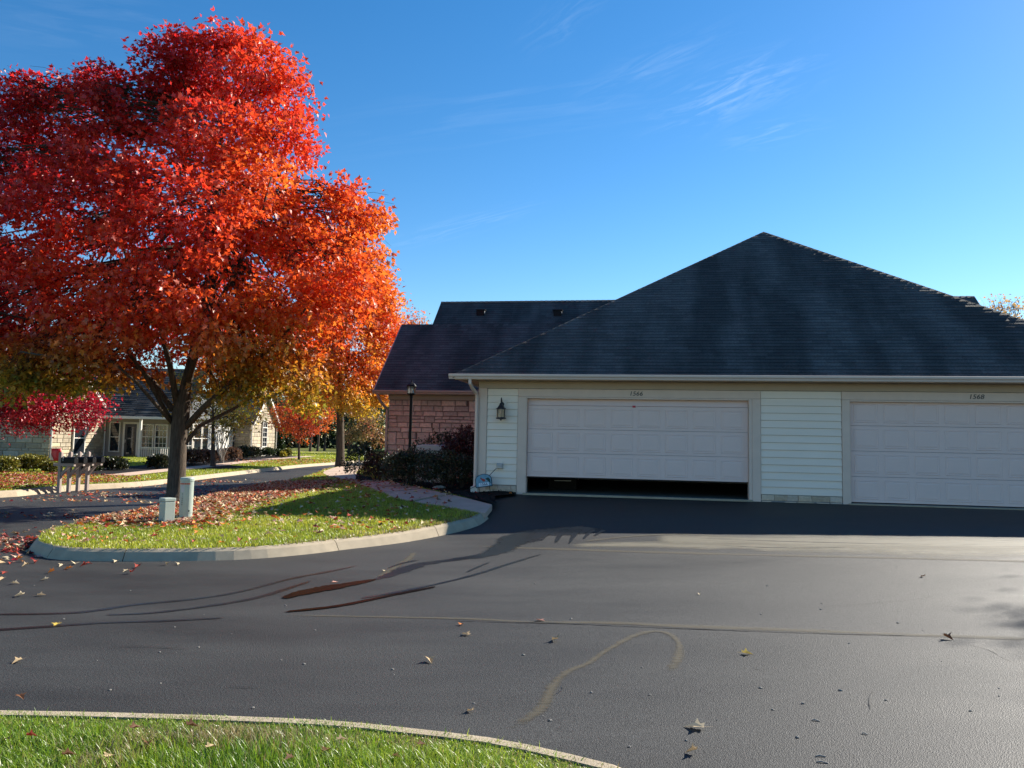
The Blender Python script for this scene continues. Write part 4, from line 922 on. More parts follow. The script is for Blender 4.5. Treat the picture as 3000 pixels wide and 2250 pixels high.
# ------------------------------------------------------------------ the stone house across the lane (world axes)
def far_house():
    rs = random.Random(15); Z0 = .2
    root = empty('stone_house', (-25.7,43,Z0), 0, label='cream stone house with blue-grey gables across the lane', cat='house')
    OX, OY = -25.7, 43.0
    B = lambda n, mb, mat, p=root, **k: mb.build(n, M[mat], p, **k)
    L = lambda X, Y: (X-OX, Y-OY)
    tn = [(1,1,1),(.9,.88,.85),(1.1,1.05,1.0),(.82,.8,.78),(1.04,1,.9)]
    EH = 2.6
    # front gable wing: shaded side towards the camera, sunny gable end towards the lane
    w1 = MB(); w1.box(-9,0,0,5.6,-.4,EH); w1.prism([(0,EH+.003),(2.8,EH+2.0),(5.6,EH+.003)], 'x', -9, -.002); wing = B('wing_wall', w1, 'cream_mortar')
    stone_wall(wing, (-8.2,-.001,-.1), (1,0), 8.2, EH+.05, M['cream_stone'], rs, tn, d=.05, lo=.16, hi=.30, wl=.35, wh=.95, gap=.025)
    hw = (2.05,3.3,.2,2.1)
    stone_wall(wing, (.001,0,-.1), (0,1), 5.6, EH+.05, M['cream_stone'], rs, tn, d=.05, lo=.16, hi=.30, wl=.35, wh=.95, gap=.025, holes=[(hw[0]-.08,hw[1]+.08,hw[2]+.02,hw[3]+.18)])
    for k, (y0, y1) in enumerate(((.5,5.1),(1.0,4.6),(1.5,4.1),(2.0,3.6))):
        stone_wall(wing, (.001,y0,EH+.01+k*.36), (0,1), y1-y0, .34, M['cream_stone'], rs, tn, d=.05, lo=.17, hi=.17, wl=.35, wh=.8, gap=.025, big=0)
    def window(pos, u, w, h, name='window', mull=2, cols=1, blind=False, sill=True):
        """pos: lower corner on the wall plane; u wall direction; faces right-hand normal of u (u x z)"""
        ang = math.atan2(u[1], u[0]); fr = MB(); t = .07
        fr.box(0,w,-.09,.0,0,t); fr.box(0,w,-.09,.0,h-t,h); fr.box(0,t,-.09,.0,t+.001,h-t-.001); fr.box(w-t,w,-.09,.0,t+.001,h-t-.001); fr.box(t+.001,w-t-.001,-.085,-.002,h*.5-.025,h*.5+.025)
        f = fr.build(name, M['white_paint'], root, loc=pos, rot=(0,0,ang))
        g = MB(); g.box(t,w-t,-.045,-.035,t,h*.5-.026); g.build('pane', M['window_glass'], f); g = MB(); g.box(t,w-t,-.045,-.035,h*.5+.026,h-t); g.build('pane', M['window_glass'], f)
        if cols > 1:
            for c in range(1, cols):
                m = MB(); x = t+(w-2*t)*c/cols; m.box(x-.012,x+.012,-.062,-.047,t,h-t); m.build('muntin', M['white_paint'], f)
            for r_ in (.25,.75):
                m = MB(); m.box(t,w-t,-.0625,-.0475,h*r_-.012,h*r_+.012); m.build('muntin', M['white_paint'], f)
        if blind:
            for k in range(14):
                z = t+(h-2*t)*(k+.5)/14; m = MB(); m.box(t,w-t,-.034,-.03,z-.028,z+.022); m.build('blind_slat', M['white_paint'], f)
        return f
    window((.06,hw[0],hw[2]), (0,1), hw[1]-hw[0], hw[3]-hw[2]+.1)
    # gutters and corner downspouts
    m = MB(); m.box(-9.3,.35,-.42,-.3,EH-.02,EH+.11); B('gutter', m, 'white_paint')
    for (x, y) in ((.10,-.06),(.12,5.5)):
        m = MB(); m.tube([(x,y,EH),(x,y,EH-.3),(x,y,-.2)], .05, 6); B('downspout', m, 'white_paint')
    def gable_roof(x0, x1, y0, y1, eh, rh, name, ov=.35):
        ym = (y0+y1)/2; s = (rh-eh)/((y1-y0)/2); f1, f2 = (x0,y0-ov,eh-ov*s), (x1+ov,y0-ov,eh-ov*s); r1, r2 = (x0,ym,rh), (x1+ov,ym,rh); b1, b2 = (x0,y1+ov,eh-ov*s), (x1+ov,y1+ov,eh-ov*s)
        rb = MB(); dn = lambda p: (p[0],p[1],p[2]-.1); k = [f1,f2,r2,r1,b2,b1]
        rb.add(k+[dn(p) for p in k], [(0,1,2,3),(3,2,4,5),(6,9,8,7),(9,11,10,8),(0,6,7,1),(1,7,8,2),(2,8,10,4),(5,4,10,11),(0,3,9,6),(3,5,11,9)])
        ro = B(name, rb, 'shingle'); at = ro.data.attributes.new('col','FLOAT_COLOR','POINT'); at.data.foreach_set('color', [1.2]*48)
        for pl in ([f1,f2,r2,r1],[b2,b1,r1,r2]):
            mb = MB()
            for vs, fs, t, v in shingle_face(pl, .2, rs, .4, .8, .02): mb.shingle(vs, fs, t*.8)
            tag(mb.build('shingle_courses', M['shingle'], ro), kind='stuff')
        rk = MB()
        for (ya, za, yb, zb) in ((f1[1],f1[2],ym,rh),(b1[1],b1[2],ym,rh)):
            rk = MB(); rk.prism([(ya,za-.24),(ya,za+.02),(yb,zb+.02),(yb,zb-.24)], 'x', x1+ov+.003, x1+ov+.05); rk.build('rake_board', M['white_paint'], ro)
            sf = MB(); sf.prism([(ya,za-.13),(ya,za-.105),(yb,zb-.105),(yb,zb-.13)], 'x', x1-.02, x1+ov); sf.build('soffit', M['far_trim'], ro)
        return ro
    gable_roof(-9.3, 0, 0, 5.6, EH+.15, EH+2.25, 'wing_roof')
    # entry wall (in shade, facing the camera), set back
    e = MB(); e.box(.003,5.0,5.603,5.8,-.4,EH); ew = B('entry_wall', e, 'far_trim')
    yb = 5.60
    def onwall(px): d = px_dir(px, 1300); t = (OY+yb)/d.y; return d.x*t-OX
    window((onwall(320),yb,.35), (1,0), onwall(352)-onwall(320), 1.9)
    x0, x1 = onwall(360), onwall(405)
    fr = MB(); fr.box(x0,x0+.11,yb-.08,yb-.001,-.02,2.25); fr.box(x1-.11,x1,yb-.08,yb-.001,-.02,2.25); fr.box(x0+.111,x1-.111,yb-.08,yb-.001,2.13,2.25); 
    dr = MB(); dr.box(x0+.115,x1-.115,yb-.05,yb-.002,0,2.125); do = B('door', dr, 'door_dark'); do['label'] = 'dark blue front door in a pale frame'; fr.build('frame', M['white_paint'], do)
    gl = MB(); gl.box(x0+.26,x1-.26,yb-.056,yb-.052,.25,1.95); gl.build('pane', M['window_glass'], do); hd = MB(); hd.box(x0+.15,x0+.19,yb-.1,yb-.051,.95,1.15); hd.build('handle', M['metal_zinc'], do)
    for pa, pb in ((414,450),(453,491)): window((onwall(pa),yb,.55), (1,0), onwall(pb)-onwall(pa), 1.6, cols=3)
    # porch roof slope facing the camera
    f1, f2, r2, r1 = (-.6,4.25,EH-.05), (5.6,4.25,EH-.05), (5.6,8.1,EH+3.3), (-2.5,8.1,EH+3.3)
    rb = MB(); k = [f1,f2,r2,r1]; rb.add(k+[(p[0],p[1],p[2]-.12) for p in k], [(0,1,2,3),(7,6,5,4),(0,4,5,1),(1,5,6,2),(2,6,7,3),(3,7,4,0)]); pr = B('porch_roof', rb, 'shingle'); at = pr.data.attributes.new('col','FLOAT_COLOR','POINT'); at.data.foreach_set('color', [1.2]*32)
    mb = MB()
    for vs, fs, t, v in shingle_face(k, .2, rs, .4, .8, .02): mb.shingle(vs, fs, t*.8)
    tag(mb.build('shingle_courses', M['shingle'], pr), kind='stuff')
    m = MB(); m.box(.2,5.7,4.12,4.24,EH-.17,EH-.02); B('gutter', m, 'white_paint')
    d_ = px_dir(409, 1300); px_ = d_.x*(OY+4.47)/d_.y-OX; m = MB(); m.box(px_-.07,px_+.07,4.4,4.54,-.3,EH-.175); B('porch_post', m, 'white_paint')
    rl = MB(); rl.box(px_+.075,4.95,4.44,4.50,.66,.72); ro = B('porch_rail', rl, 'white_paint'); bt = MB(); bt.box(px_+.075,4.95,4.44,4.50,.02,.07); bt.build('bottom_rail', M['white_paint'], ro)
    x = px_+.16
    while x < 4.9:
        m = MB(); m.box(x-.018,x+.018,4.45,4.49,.071,.659); m.build('baluster', M['white_paint'], ro); x += .13
    # long sunny side wall towards the lane
    s = MB(); s.box(4.8,5.2,5.803,14.0,-.4,EH); sw = B('side_wall', s, 'white_paint')
    def onside(px, X=5.2): d = px_dir(px, 1300); t = (OX+X)/d.x; return d.y*t-OY
    def sidewin(pa, pb, z0, h, **kw): window((5.202,onside(pa),z0), (0,1), onside(pb)-onside(pa), h, **kw)
    sidewin(540,560,.35,1.9,cols=2,blind=True); sidewin(563,586,.35,1.9); sidewin(588,606,.35,1.9); sidewin(676,699,.1,2.1)
    # second gable wing with the arched window
    w2 = MB(); w2.box(-2,6.4,14.003,19.8,-.4,EH); w2.prism([(14.003,EH+.003),(16.9,EH+2.1),(19.8,EH+.003)], 'x', -2, 6.398); wg = B('gable_wall', w2, 'cream_mortar')
    stone_wall(wg, (5.2,14.0,-.1), (1,0), 1.2, EH+.05, M['cream_stone'], rs, tn, d=.05, lo=.2, hi=.30, wl=.4, wh=.9, gap=.025)
    ya = onside(763,6.4); yb2 = onside(777,6.4)
    stone_wall(wg, (6.401,14.0,-.1), (0,1), 5.8, EH+.05, M['cream_stone'], rs, tn, d=.05, lo=.2, hi=.32, wl=.45, wh=1.0, gap=.025, holes=[(ya-14-.1,yb2-14+.1,.75,2.75)])
    for k, (y0, y1) in enumerate(((14.4,19.4),(14.9,18.9),(15.4,18.4),(15.9,17.9))):
        stone_wall(wg, (6.401,y0,EH+.01+k*.36), (0,1), y1-y0, .34, M['cream_stone'], rs, tn, d=.05, lo=.17, hi=.17, wl=.4, wh=.9, gap=.025, big=0, holes=[(ya-y0-.1,yb2-y0+.1,-1,.3 if k == 0 else -1)])
    f = window((6.45,ya,.7), (0,1), yb2-ya, 1.55, name='arched_window', cols=2)
    wd = yb2-ya; ar = MB(); n = 14; ring = []
    for i in range(n+1):
        a = math.pi*i/n; ring.append((wd/2+wd/2*math.cos(a), 1.56+wd/2*math.sin(a))); 
    ar.prism(ring, 'y', -.05, -.03); ar.build('fanlight', M['window_glass'], f)
    fr = MB(); inner = [(wd/2+(wd/2-.07)*math.cos(math.pi*i/n), 1.56+(wd/2-.07)*math.sin(math.pi*i/n)) for i in range(n+1)]
    for i in range(n): fr.prism([ring[i],ring[i+1],inner[i+1],inner[i]], 'y', -.09, -.02)
    fr.build('arch_frame', M['white_paint'], f)
    for a in (60,90,120): 
        m = MB(); m.tube([(wd/2,-.06,1.57),(wd/2+(wd/2-.08)*math.cos(R(a)),-.06,1.57+(wd/2-.08)*math.sin(R(a)))], .012, 4); m.build('muntin', M['white_paint'], f)
    gable_roof(-2, 6.4, 14.003, 19.8, EH+.15, EH+2.35, 'gable_roof')
    m = MB(); m.tube([(6.6,13.72,EH),(6.55,13.9,EH-.25),(6.55,13.9,-.2)], .05, 6); B('downspout', m, 'white_paint')
    m = MB(); m.tube([(6.75,20.1,EH),(6.55,19.9,EH-.3),(6.55,19.9,-.2)], .05, 6); B('downspout', m, 'white_paint')
    rb = MB(); k = [(-2,20.2,EH),(-2,6,EH+2.6),(5.5,6,EH+2.2),(5.5,14,EH+.05)]
    # main hip behind the porch joining both wings
    k = [(5.55,5.0,EH+.0),(5.55,14.2,EH+.0),(2.0,14.2,EH+2.6),(2.0,9.0,EH+2.6)]; rb.add(k+[(p[0],p[1],p[2]-.1) for p in k], [(0,1,2,3),(7,6,5,4),(0,4,5,1),(1,5,6,2),(2,6,7,3),(3,7,4,0)]); mr = B('side_roof', rb, 'shingle'); at = mr.data.attributes.new('col','FLOAT_COLOR','POINT'); at.data.foreach_set('color', [1.2]*32)
    # low white picket fence before the gable
    pf = MB(); pf.box(6.9,6.95,14.2,17.4,.55,.6); po = B('picket_rail', pf, 'white_paint'); y = 14.25
    while y < 17.4:
        m = MB(); m.box(6.952,6.975,y,y+.06,-.1,.7); m.build('picket', M['white_paint'], po); y += .14
far_house()

# ------------------------------------------------------------------ shrubs
def shrub(name, label, base, lobes, pal, seed, n=1600, size=.05, tmpl='star', group=None, noise=.25, cat='shrub', stems=6, core=True):
    rng = np.random.default_rng(seed); root = empty(name, base, 0, label=label, cat=cat, group=group)
    pts = []; outs = []
    tot = sum(l[3]*l[3] for l in lobes); st = MB()
    for (x, y, z, r, rz) in lobes:
        k = int(n*r*r/tot); d = rng.normal(size=(k,3)); d /= np.linalg.norm(d,axis=1)[:,None]; d[:,2] = np.where(d[:,2] < -.55, -d[:,2], d[:,2])
        rad = rng.uniform(.35,1,(k,1))**.45; wob = 1+.10*np.sin(d[:,:1]*9+seed)+.10*np.sin(d[:,1:2]*8)+.08*rng.normal(size=(k,1))
        pts.append(np.array([x,y,z])+d*rad*wob*np.array([r,r,rz])); outs.append(d)
        for _ in range(stems):
            dd = rng.normal(size=3); dd /= np.linalg.norm(dd); dd[2] = abs(dd[2]); e = np.array([x,y,z])+dd*np.array([r,r,rz])*.9; st.tube(jitter_line((x*.6,y*.6,-.05), e, 4, .05, rng), [.012,.01,.008,.006,.004], 5, cap=False)
    P = np.concatenate(pts); P[:,2] = np.maximum(P[:,2], .01)
    t = np.clip(.5+noise*rng.normal(size=len(P)),0,1); c = ramp(t, pal)*rng.uniform(.75,1.25,(len(P),1))
    tag(leaf_cloud('foliage', P, size, c, M['shrub_leaf'], rng, root, tmpl, droop=.1, outward=np.concatenate(outs), flat=.4), kind='stuff')
    if st.v: tag(st.build('stems', M['twig_bark'], root), kind='stuff')
    return root
DKGREEN = [(0,(.012,.018,.008)),(.5,(.03,.04,.014)),(1,(.07,.06,.02))]
BROWNH = [(0,(.06,.035,.025)),(.5,(.13,.07,.045)),(1,(.22,.12,.06))]
MAROON = [(0,(.03,.005,.006)),(.5,(.07,.012,.012)),(1,(.11,.025,.02))]
YGREEN = [(0,(.06,.075,.012)),(.5,(.17,.17,.025)),(1,(.32,.26,.04))]
YELLOW = [(0,(.35,.30,.03)),(.5,(.5,.42,.04)),(1,(.6,.5,.06))]
def bpt(a, b): p = house_pt(a, b); return (p.x, p.y, float(lawn_z(p.x, p.y))+.02)
GB = 'dark shrubs in the bed by the stone wing'
def bpx(x, y): b = on(bed_z, x, y); return (b[0], b[1], float(bed_z(*b)))
shrub('bed_shrub', 'reddish dark shrub at the tip of the bed beside the path', bpx(1112,1408), [(0,0,.42,.55,.46),(.35,-.1,.35,.5,.4),(-.25,.1,.3,.4,.35)], [(0,(.02,.016,.008)),(.5,(.05,.03,.015)),(1,(.10,.035,.02))], 101, 4200, .055, group=GB)
shrub('bed_shrub', 'olive dark shrub in front of the lamp post', bpx(1205,1424), [(0,0,.45,.56,.5),(-.35,.15,.4,.48,.45),(.3,.1,.42,.45,.45)], DKGREEN, 102, 5200, .055, group=GB)
shrub('bed_shrub', 'dark spreading shrub right of the lamp post', bpx(1318,1430), [(0,0,.42,.60,.46),(.4,.0,.34,.45,.38),(-.4,.1,.40,.5,.45)], DKGREEN, 103, 5600, .05, group=GB)
shrub('bed_shrub', 'wispy leafy shrub against the stone wall behind the grey lid', bpt(-2.3,5.0), [(0,0,.85,.5,.62),(.5,0,.95,.3,.6),(-.5,-.1,.7,.35,.5)], DKGREEN, 104, 900, .075, group=GB)
shrub('weeping_maple', 'low maroon weeping maple mound against the garage corner', bpt(-.80,3.2), [(0,0,.85,.75,.68),(-.5,-.2,.65,.5,.55),(.2,-.5,.6,.5,.55)], MAROON, 105, 6000, .06, tmpl='kite')
shrub('bed_shrub', 'green shrub at the far end of the bed by the wing corner', bpt(-4.9,5.6), [(0,0,.55,.6,.6)], [(0,(.015,.03,.012)),(.5,(.03,.05,.02)),(1,(.05,.07,.03))], 106, 1800, .07, group=GB)
def spx(x, y): b = on(lawn_z, x, y); return (b[0], b[1], float(lawn_z(*b)))
GH = 'clipped shrubs before the stone house'
def clipped(label, x, y, rpx, hpx, pal, seed, **kw):
    b = spx(x, y); s = b[1]/FPX; r = rpx*s; h = hpx*s
    return shrub('hedge_shrub', label, b, [(0,0,h*.5,r,h*.55),(r*.3,r*.2,h*.5,r*.8,h*.5),(-r*.3,-r*.1,h*.45,r*.8,h*.5)], pal, seed, group=GH, **{**dict(n=2200, size=.1, tmpl='kite', stems=3), **kw})
clipped('brown hedge shrub just right of the big maple trunk', 562, 1362, 30, 42, BROWNH, 111); clipped('brown hedge shrub left of the slim maple trunk', 602, 1360, 26, 40, BROWNH, 112)
clipped('brown rounded shrub right of the slim maple trunk', 640, 1356, 20, 36, BROWNH, 113); clipped('large round brown shrub between trunk and dark hedge', 676, 1350, 26, 36, BROWNH, 114)
clipped('dark shaded hedge shrub, left of the dark pair', 712, 1346, 24, 36, DKGREEN, 115); clipped('dark shaded hedge shrub, right of the dark pair', 742, 1342, 18, 30, DKGREEN, 116)
clipped('round green clipped shrub below the arched window', 783, 1338, 20, 24, GREEN, 117); clipped('green clipped shrub right of the gable downspout', 812, 1338, 14, 20, GREEN, 118)
clipped('bright yellow little shrub at the end of the hedge row', 829, 1340, 8, 15, YELLOW, 119, n=900); clipped('yellow-green shrub at the hedge end by the walk', 840, 1338, 11, 22, YGREEN, 120, n=1200)
for lab, x, y, r, h, sd in (('slim dark evergreen column left of the gable downspout', 794, 1332, 12, 66, 121), ('taller dark evergreen column right of the gable downspout', 820, 1330, 15, 72, 122)):
    b = spx(x, y); s = b[1]/FPX; shrub('evergreen_column', lab, b, [(0,0,h*s*(.15+.2*k),r*s*(1-.13*k),h*s*.16) for k in range(5)], GREEN, sd, 3000, .12, tmpl='kite', stems=2)
clipped('yellow-green shrub at the left edge near the red flag', 10, 1384, 36, 42, YGREEN, 123, n=2600, size=.08); clipped('big yellow-green shrub left of the red flag', 92, 1382, 40, 46, YGREEN, 124, n=3200, size=.08); clipped('leafy shrub just below the red flag', 146, 1384, 18, 26, YGREEN, 125, n=1400, size=.08)
clipped('dark flowering shrub beside the entry of the stone house', 330, 1378, 34, 34, DKGREEN, 126, n=2600); clipped('dark shrub below the porch rail', 462, 1374, 26, 38, DKGREEN, 127, n=2200); clipped('dark shrub behind the mailboxes', 265, 1380, 26, 26, DKGREEN, 128)
# bare multi-stemmed crape tree before the white wall
def bare_tree():
    b = spx(650, 1358); root = empty('bare_tree', b, 0, label='bare pale multi-stemmed small tree before the white side wall', cat='tree'); rng = np.random.default_rng(5)
    for k in range(7):
        a = rng.uniform(-1,1); p = [(rng.normal()*.05,0,0),(a*.35,rng.normal()*.2,.7),(a*.8,rng.normal()*.3,1.5),(a*1.2,rng.normal()*.4,2.4)]; m = MB(); m.tube(p, [.035,.03,.022,.012], 5)
        for j in range(4):
            q = np.array(p[1+j%2])*.6+np.array(p[2+j%2])*.4; m.tube([q, q+np.array([rng.normal()*.3,rng.normal()*.2,.5]), q+np.array([rng.normal()*.5,rng.normal()*.3,1.0])], [.018,.013,.006], 4)
        m.build('stem', M['pale_rock'], root)
    P = rng.normal(size=(900,3))*np.array([.9,.5,.35])+np.array([.5,0,2.7]); tag(leaf_cloud('crown', P, .12, ramp(rng.uniform(0,1,900), YELLOW), M['maple_leaf'], rng, root, 'kite'), kind='stuff')
bare_tree()
# mulch ring, hedge bed and front walk across the lane
ringc = spx(600, 1378)
def disc(cx, cy, rx, ry, n=28): return [(cx+rx*math.cos(2*math.pi*k/n)*(1+.06*math.sin(3*k)), cy+ry*math.sin(2*math.pi*k/n)) for k in range(n)]
b3 = spx(624,1368); sheet('mulch_ring', disc(b3[0], b3[1]-.5, 1.5, 2.6), lambda X,Y: lawn_z(X,Y)+.02, .4, M['mulch'])
b4 = spx(876,1348); sheet('mulch_ring', disc(b4[0], b4[1]-.5, 1.2, 2.5), lambda X,Y: lawn_z(X,Y)+.02, .4, M['mulch'])
wk = [on(lawn_z, x, y) for x, y in ((380,1396),(520,1380),(600,1372),(700,1360),(790,1349),(860,1343),(930,1338))]; wkl = smooth_line(wk, .6); wkr = offset_line(wkl, .9)
sheet('front_walk', [(p.x,p.y) for p in wkl]+[(p.x,p.y) for p in wkr[::-1]], lambda X,Y: lawn_z(X,Y)+.03, .5, M['path_concrete'])
wkb = offset_line(wkl, 3.2); sheet('hedge_bed', [(p.x,p.y) for p in offset_line(wkl,.93)]+[(p.x,p.y) for p in wkb[::-1]], lambda X,Y: lawn_z(X,Y)+.02, .6, M['mulch'])
fw = smooth_line([(-45,72),(-25,76),(-8,78),(10,77)], 1); sheet('far_walk', [(p.x,p.y) for p in fw]+[(p.x,p.y) for p in offset_line(fw,1.6)[::-1]], lambda X,Y: lawn_z(X,Y)+.03, 1, M['path_concrete'])

# ------------------------------------------------------------------ street furniture and small things
def lantern_post():
    p = house_pt(-2.15, 1.25); d = px_dir(1201, 1300); t = 20.4/d.y; X = d.x*t; z = float(lawn_z(X, 20.4)); base = (X, 20.4, z)
    root = empty('lamp_post', base, R(20), label='slim black garden lamp post with a glazed lantern beside the stone wing', cat='lamp post')
    m = MB(); m.lathe([(.075,-.1),(.075,.05),(.05,.09),(.041,.13),(.041,2.30),(.05,2.32),(.05,2.36),(.035,2.38)], 12); m.build('post', M['black_metal'], root, smooth=False)
    zb = 2.38; m = MB(); m.lathe([(.03,zb),(.11,zb+.015),(.12,zb+.03),(.12,zb+.045),(.1,zb+.05)], 6); m.build('lantern_base', M['black_metal'], root)
    for k in range(6):
        a = 2*math.pi*k/6; c, s = math.cos(a), math.sin(a); m = MB(); m.tube([(.10*c,.10*s,zb+.05),(.115*c,.115*s,zb+.225)], .007, 5); m.build('lantern_bar', M['black_metal'], root)
        a2 = 2*math.pi*(k+1)/6; c2, s2 = math.cos(a2), math.sin(a2); g = MB(); g.add([(.1*c,.1*s,zb+.05),(.1*c2,.1*s2,zb+.05),(.115*c2,.115*s2,zb+.225),(.115*c,.115*s,zb+.225)], [(0,1,2,3)]); g.build('pane', M['lamp_glass'], root)
    m = MB(); m.lathe([(.13,zb+.225),(.135,zb+.24),(.115,zb+.275),(.08,zb+.31),(.03,zb+.335),(.012,zb+.35),(.02,zb+.365),(.008,zb+.38),(.014,zb+.395),(.003,zb+.42)], 6); m.build('lantern_roof', M['black_metal'], root)
    m = MB(); m.lathe([(.015,zb+.05),(.015,zb+.10),(.03,zb+.14),(.032,zb+.165),(.02,zb+.19),(.003,zb+.2)], 10); m.build('bulb', M['lamp_bulb'], root, smooth=True)
lantern_post()
def wall_lantern():
    root = empty('wall_lantern', house_pt(.535,-.025,1.80), -YAW, label='dark bronze carriage lantern on the siding left of the raised garage door', cat='lantern')
    m = MB(); m.lathe([(.0025,.26),(.05,.26),(.05,.30),(.0025,.30)], 12); o = m.build('backplate', M['bronze_metal'], root); o.rotation_euler = (R(90),0,0); o.location = (0,.27-.27,.24-.02); o.location = (0, .27, .22)
    o.location = (0,.29,.22)
    m = MB(); m.tube([(0,-.005,.22),(0,-.05,.30),(0,-.11,.36),(0,-.145,.33),(0,-.14,.27),(0,-.13,.24)], [.012]*6, 8); m.build('arm', M['bronze_metal'], root, smooth=True)
    c = (0,-.13)
    m = MB(); m.lathe([(.012,.25),(.03,.235),(.045,.20),(.085,.135),(.115,.118),(.12,.105),(.1,.1)], 8, c); m.build('lantern_roof', M['bronze_metal'], root)
    m = MB(); m.lathe([(.09,-.085),(.115,-.09),(.12,-.105),(.1,-.125),(.03,-.13),(.012,-.155),(.003,-.16)], 8, c); m.build('lantern_base', M['bronze_metal'], root)
    for k in range(8):
        a = 2*math.pi*(k+.5)/8; b = 2*math.pi*(k+1.5)/8; P = lambda t, z: (c[0]+.09*math.cos(t), c[1]+.09*math.sin(t), z)
        m = MB(); m.tube([P(a,-.085),P(a,.10)], .006, 5); m.build('lantern_bar', M['bronze_metal'], root); g = MB(); g.add([P(a,-.085),P(b,-.085),P(b,.1),P(a,.1)], [(0,1,2,3)]); g.build('pane', M['lamp_glass'], root)
    m = MB(); m.lathe([(.02,-.085),(.025,-.02),(.05,.03),(.04,.08),(.01,.1)], 10, c); m.build('inner_globe', M['flame_glass'], root, smooth=True)
wall_lantern()
def outlet():
    root = empty('outlet_box', house_pt(.51,-.026,.60), -YAW, label='grey weatherproof outlet box low on the siding beside the door casing', cat='outlet')
    m = MB(); m.box(-.07,.07,-.05,-.001,-.05,.07); m.build('body', M['metal_zinc'], root, bevel=.008); m = MB(); m.box(-.06,.06,-.062,-.051,-.005,.06); m.build('flap', M['grey_lid'], root, bevel=.004); m = MB(); m.box(-.06,.06,-.058,-.051,-.042,-.01); m.build('socket_cover', M['metal_zinc'], root)
    pts = [house_pt(.45,-.05,.57),house_pt(.38,-.09,.49),house_pt(.30,-.12,.40),house_pt(.22,-.14,.33),house_pt(.10,-.12,.20),house_pt(-.1,-.22,.10),house_pt(-.25,-.4,.03)]
    m = MB(); m.tube([tuple(p) for p in pts], .007, 6); tag(m.build('power_cord', M['rubber'], smooth=True), 'thin black cord hanging from the outlet box down behind the plaque', 'cord')
outlet()
def plaque():
    root = empty('address_plaque', house_pt(.225,-.34,.12), 0, label='arched blue slate yard plaque with a red bird and number 1566', cat='plaque'); root.rotation_euler = (R(-14), R(-9), -YAW+R(4))
    w = .19
    def arch(s, n=14): return [(-w*s,-.12*s),(w*s,-.12*s),(w*s,.05*s)]+[(w*s*math.cos(math.pi*k/n), .05*s+.13*s*math.sin(math.pi*k/n)) for k in range(1,n)]+[(-w*s,.05*s)]
    m = MB(); m.prism([(x,z+.14) for x, z in arch(1.0)], 'y', -.012, .012); m.build('frame', M['slate_navy'], root, bevel=.004)
    m = MB(); m.prism([(x,z+.143) for x, z in arch(.91)], 'y', -.015, -.0125); m.build('face', M['slate_blue'], root)
    m = MB(); m.box(-.115,.115,-.0185,-.0155,.04,.115); m.build('number_panel', M['plaque_white'], root)
    link('number', text_mesh('1566', .088, .001, M['slate_navy'], 0), root, (0,-.0195,.077), (R(90),0,0))
    b = MB(); b.prism([(-.055,.245),(-.03,.215),(.0,.205),(.03,.195),(.045,.165),(.02,.14),(-.015,.145),(-.035,.175),(-.06,.205)], 'y', -.018, -.0155); b.build('bird_body', M['bird_red'], root)
    b = MB(); b.prism([(-.055,.246),(-.05,.215),(-.063,.2),(-.066,.225)], 'y', -.0195, -.0182); b.build('bird_tail', M['slate_navy'], root)
    b = MB(); b.prism([(.04,.20),(.11,.225),(.15,.18),(.155,.09),(.12,.12),(.075,.17)], 'y', -.0175, -.0155); b.build('pine_sprig', M['pine_green'], root)
    for x in (-.12,.12): m = MB(); m.tube([(x,.005,.03),(x,.005,-.14)], .006, 6); m.build('stake', M['black_metal'], root)
plaque()
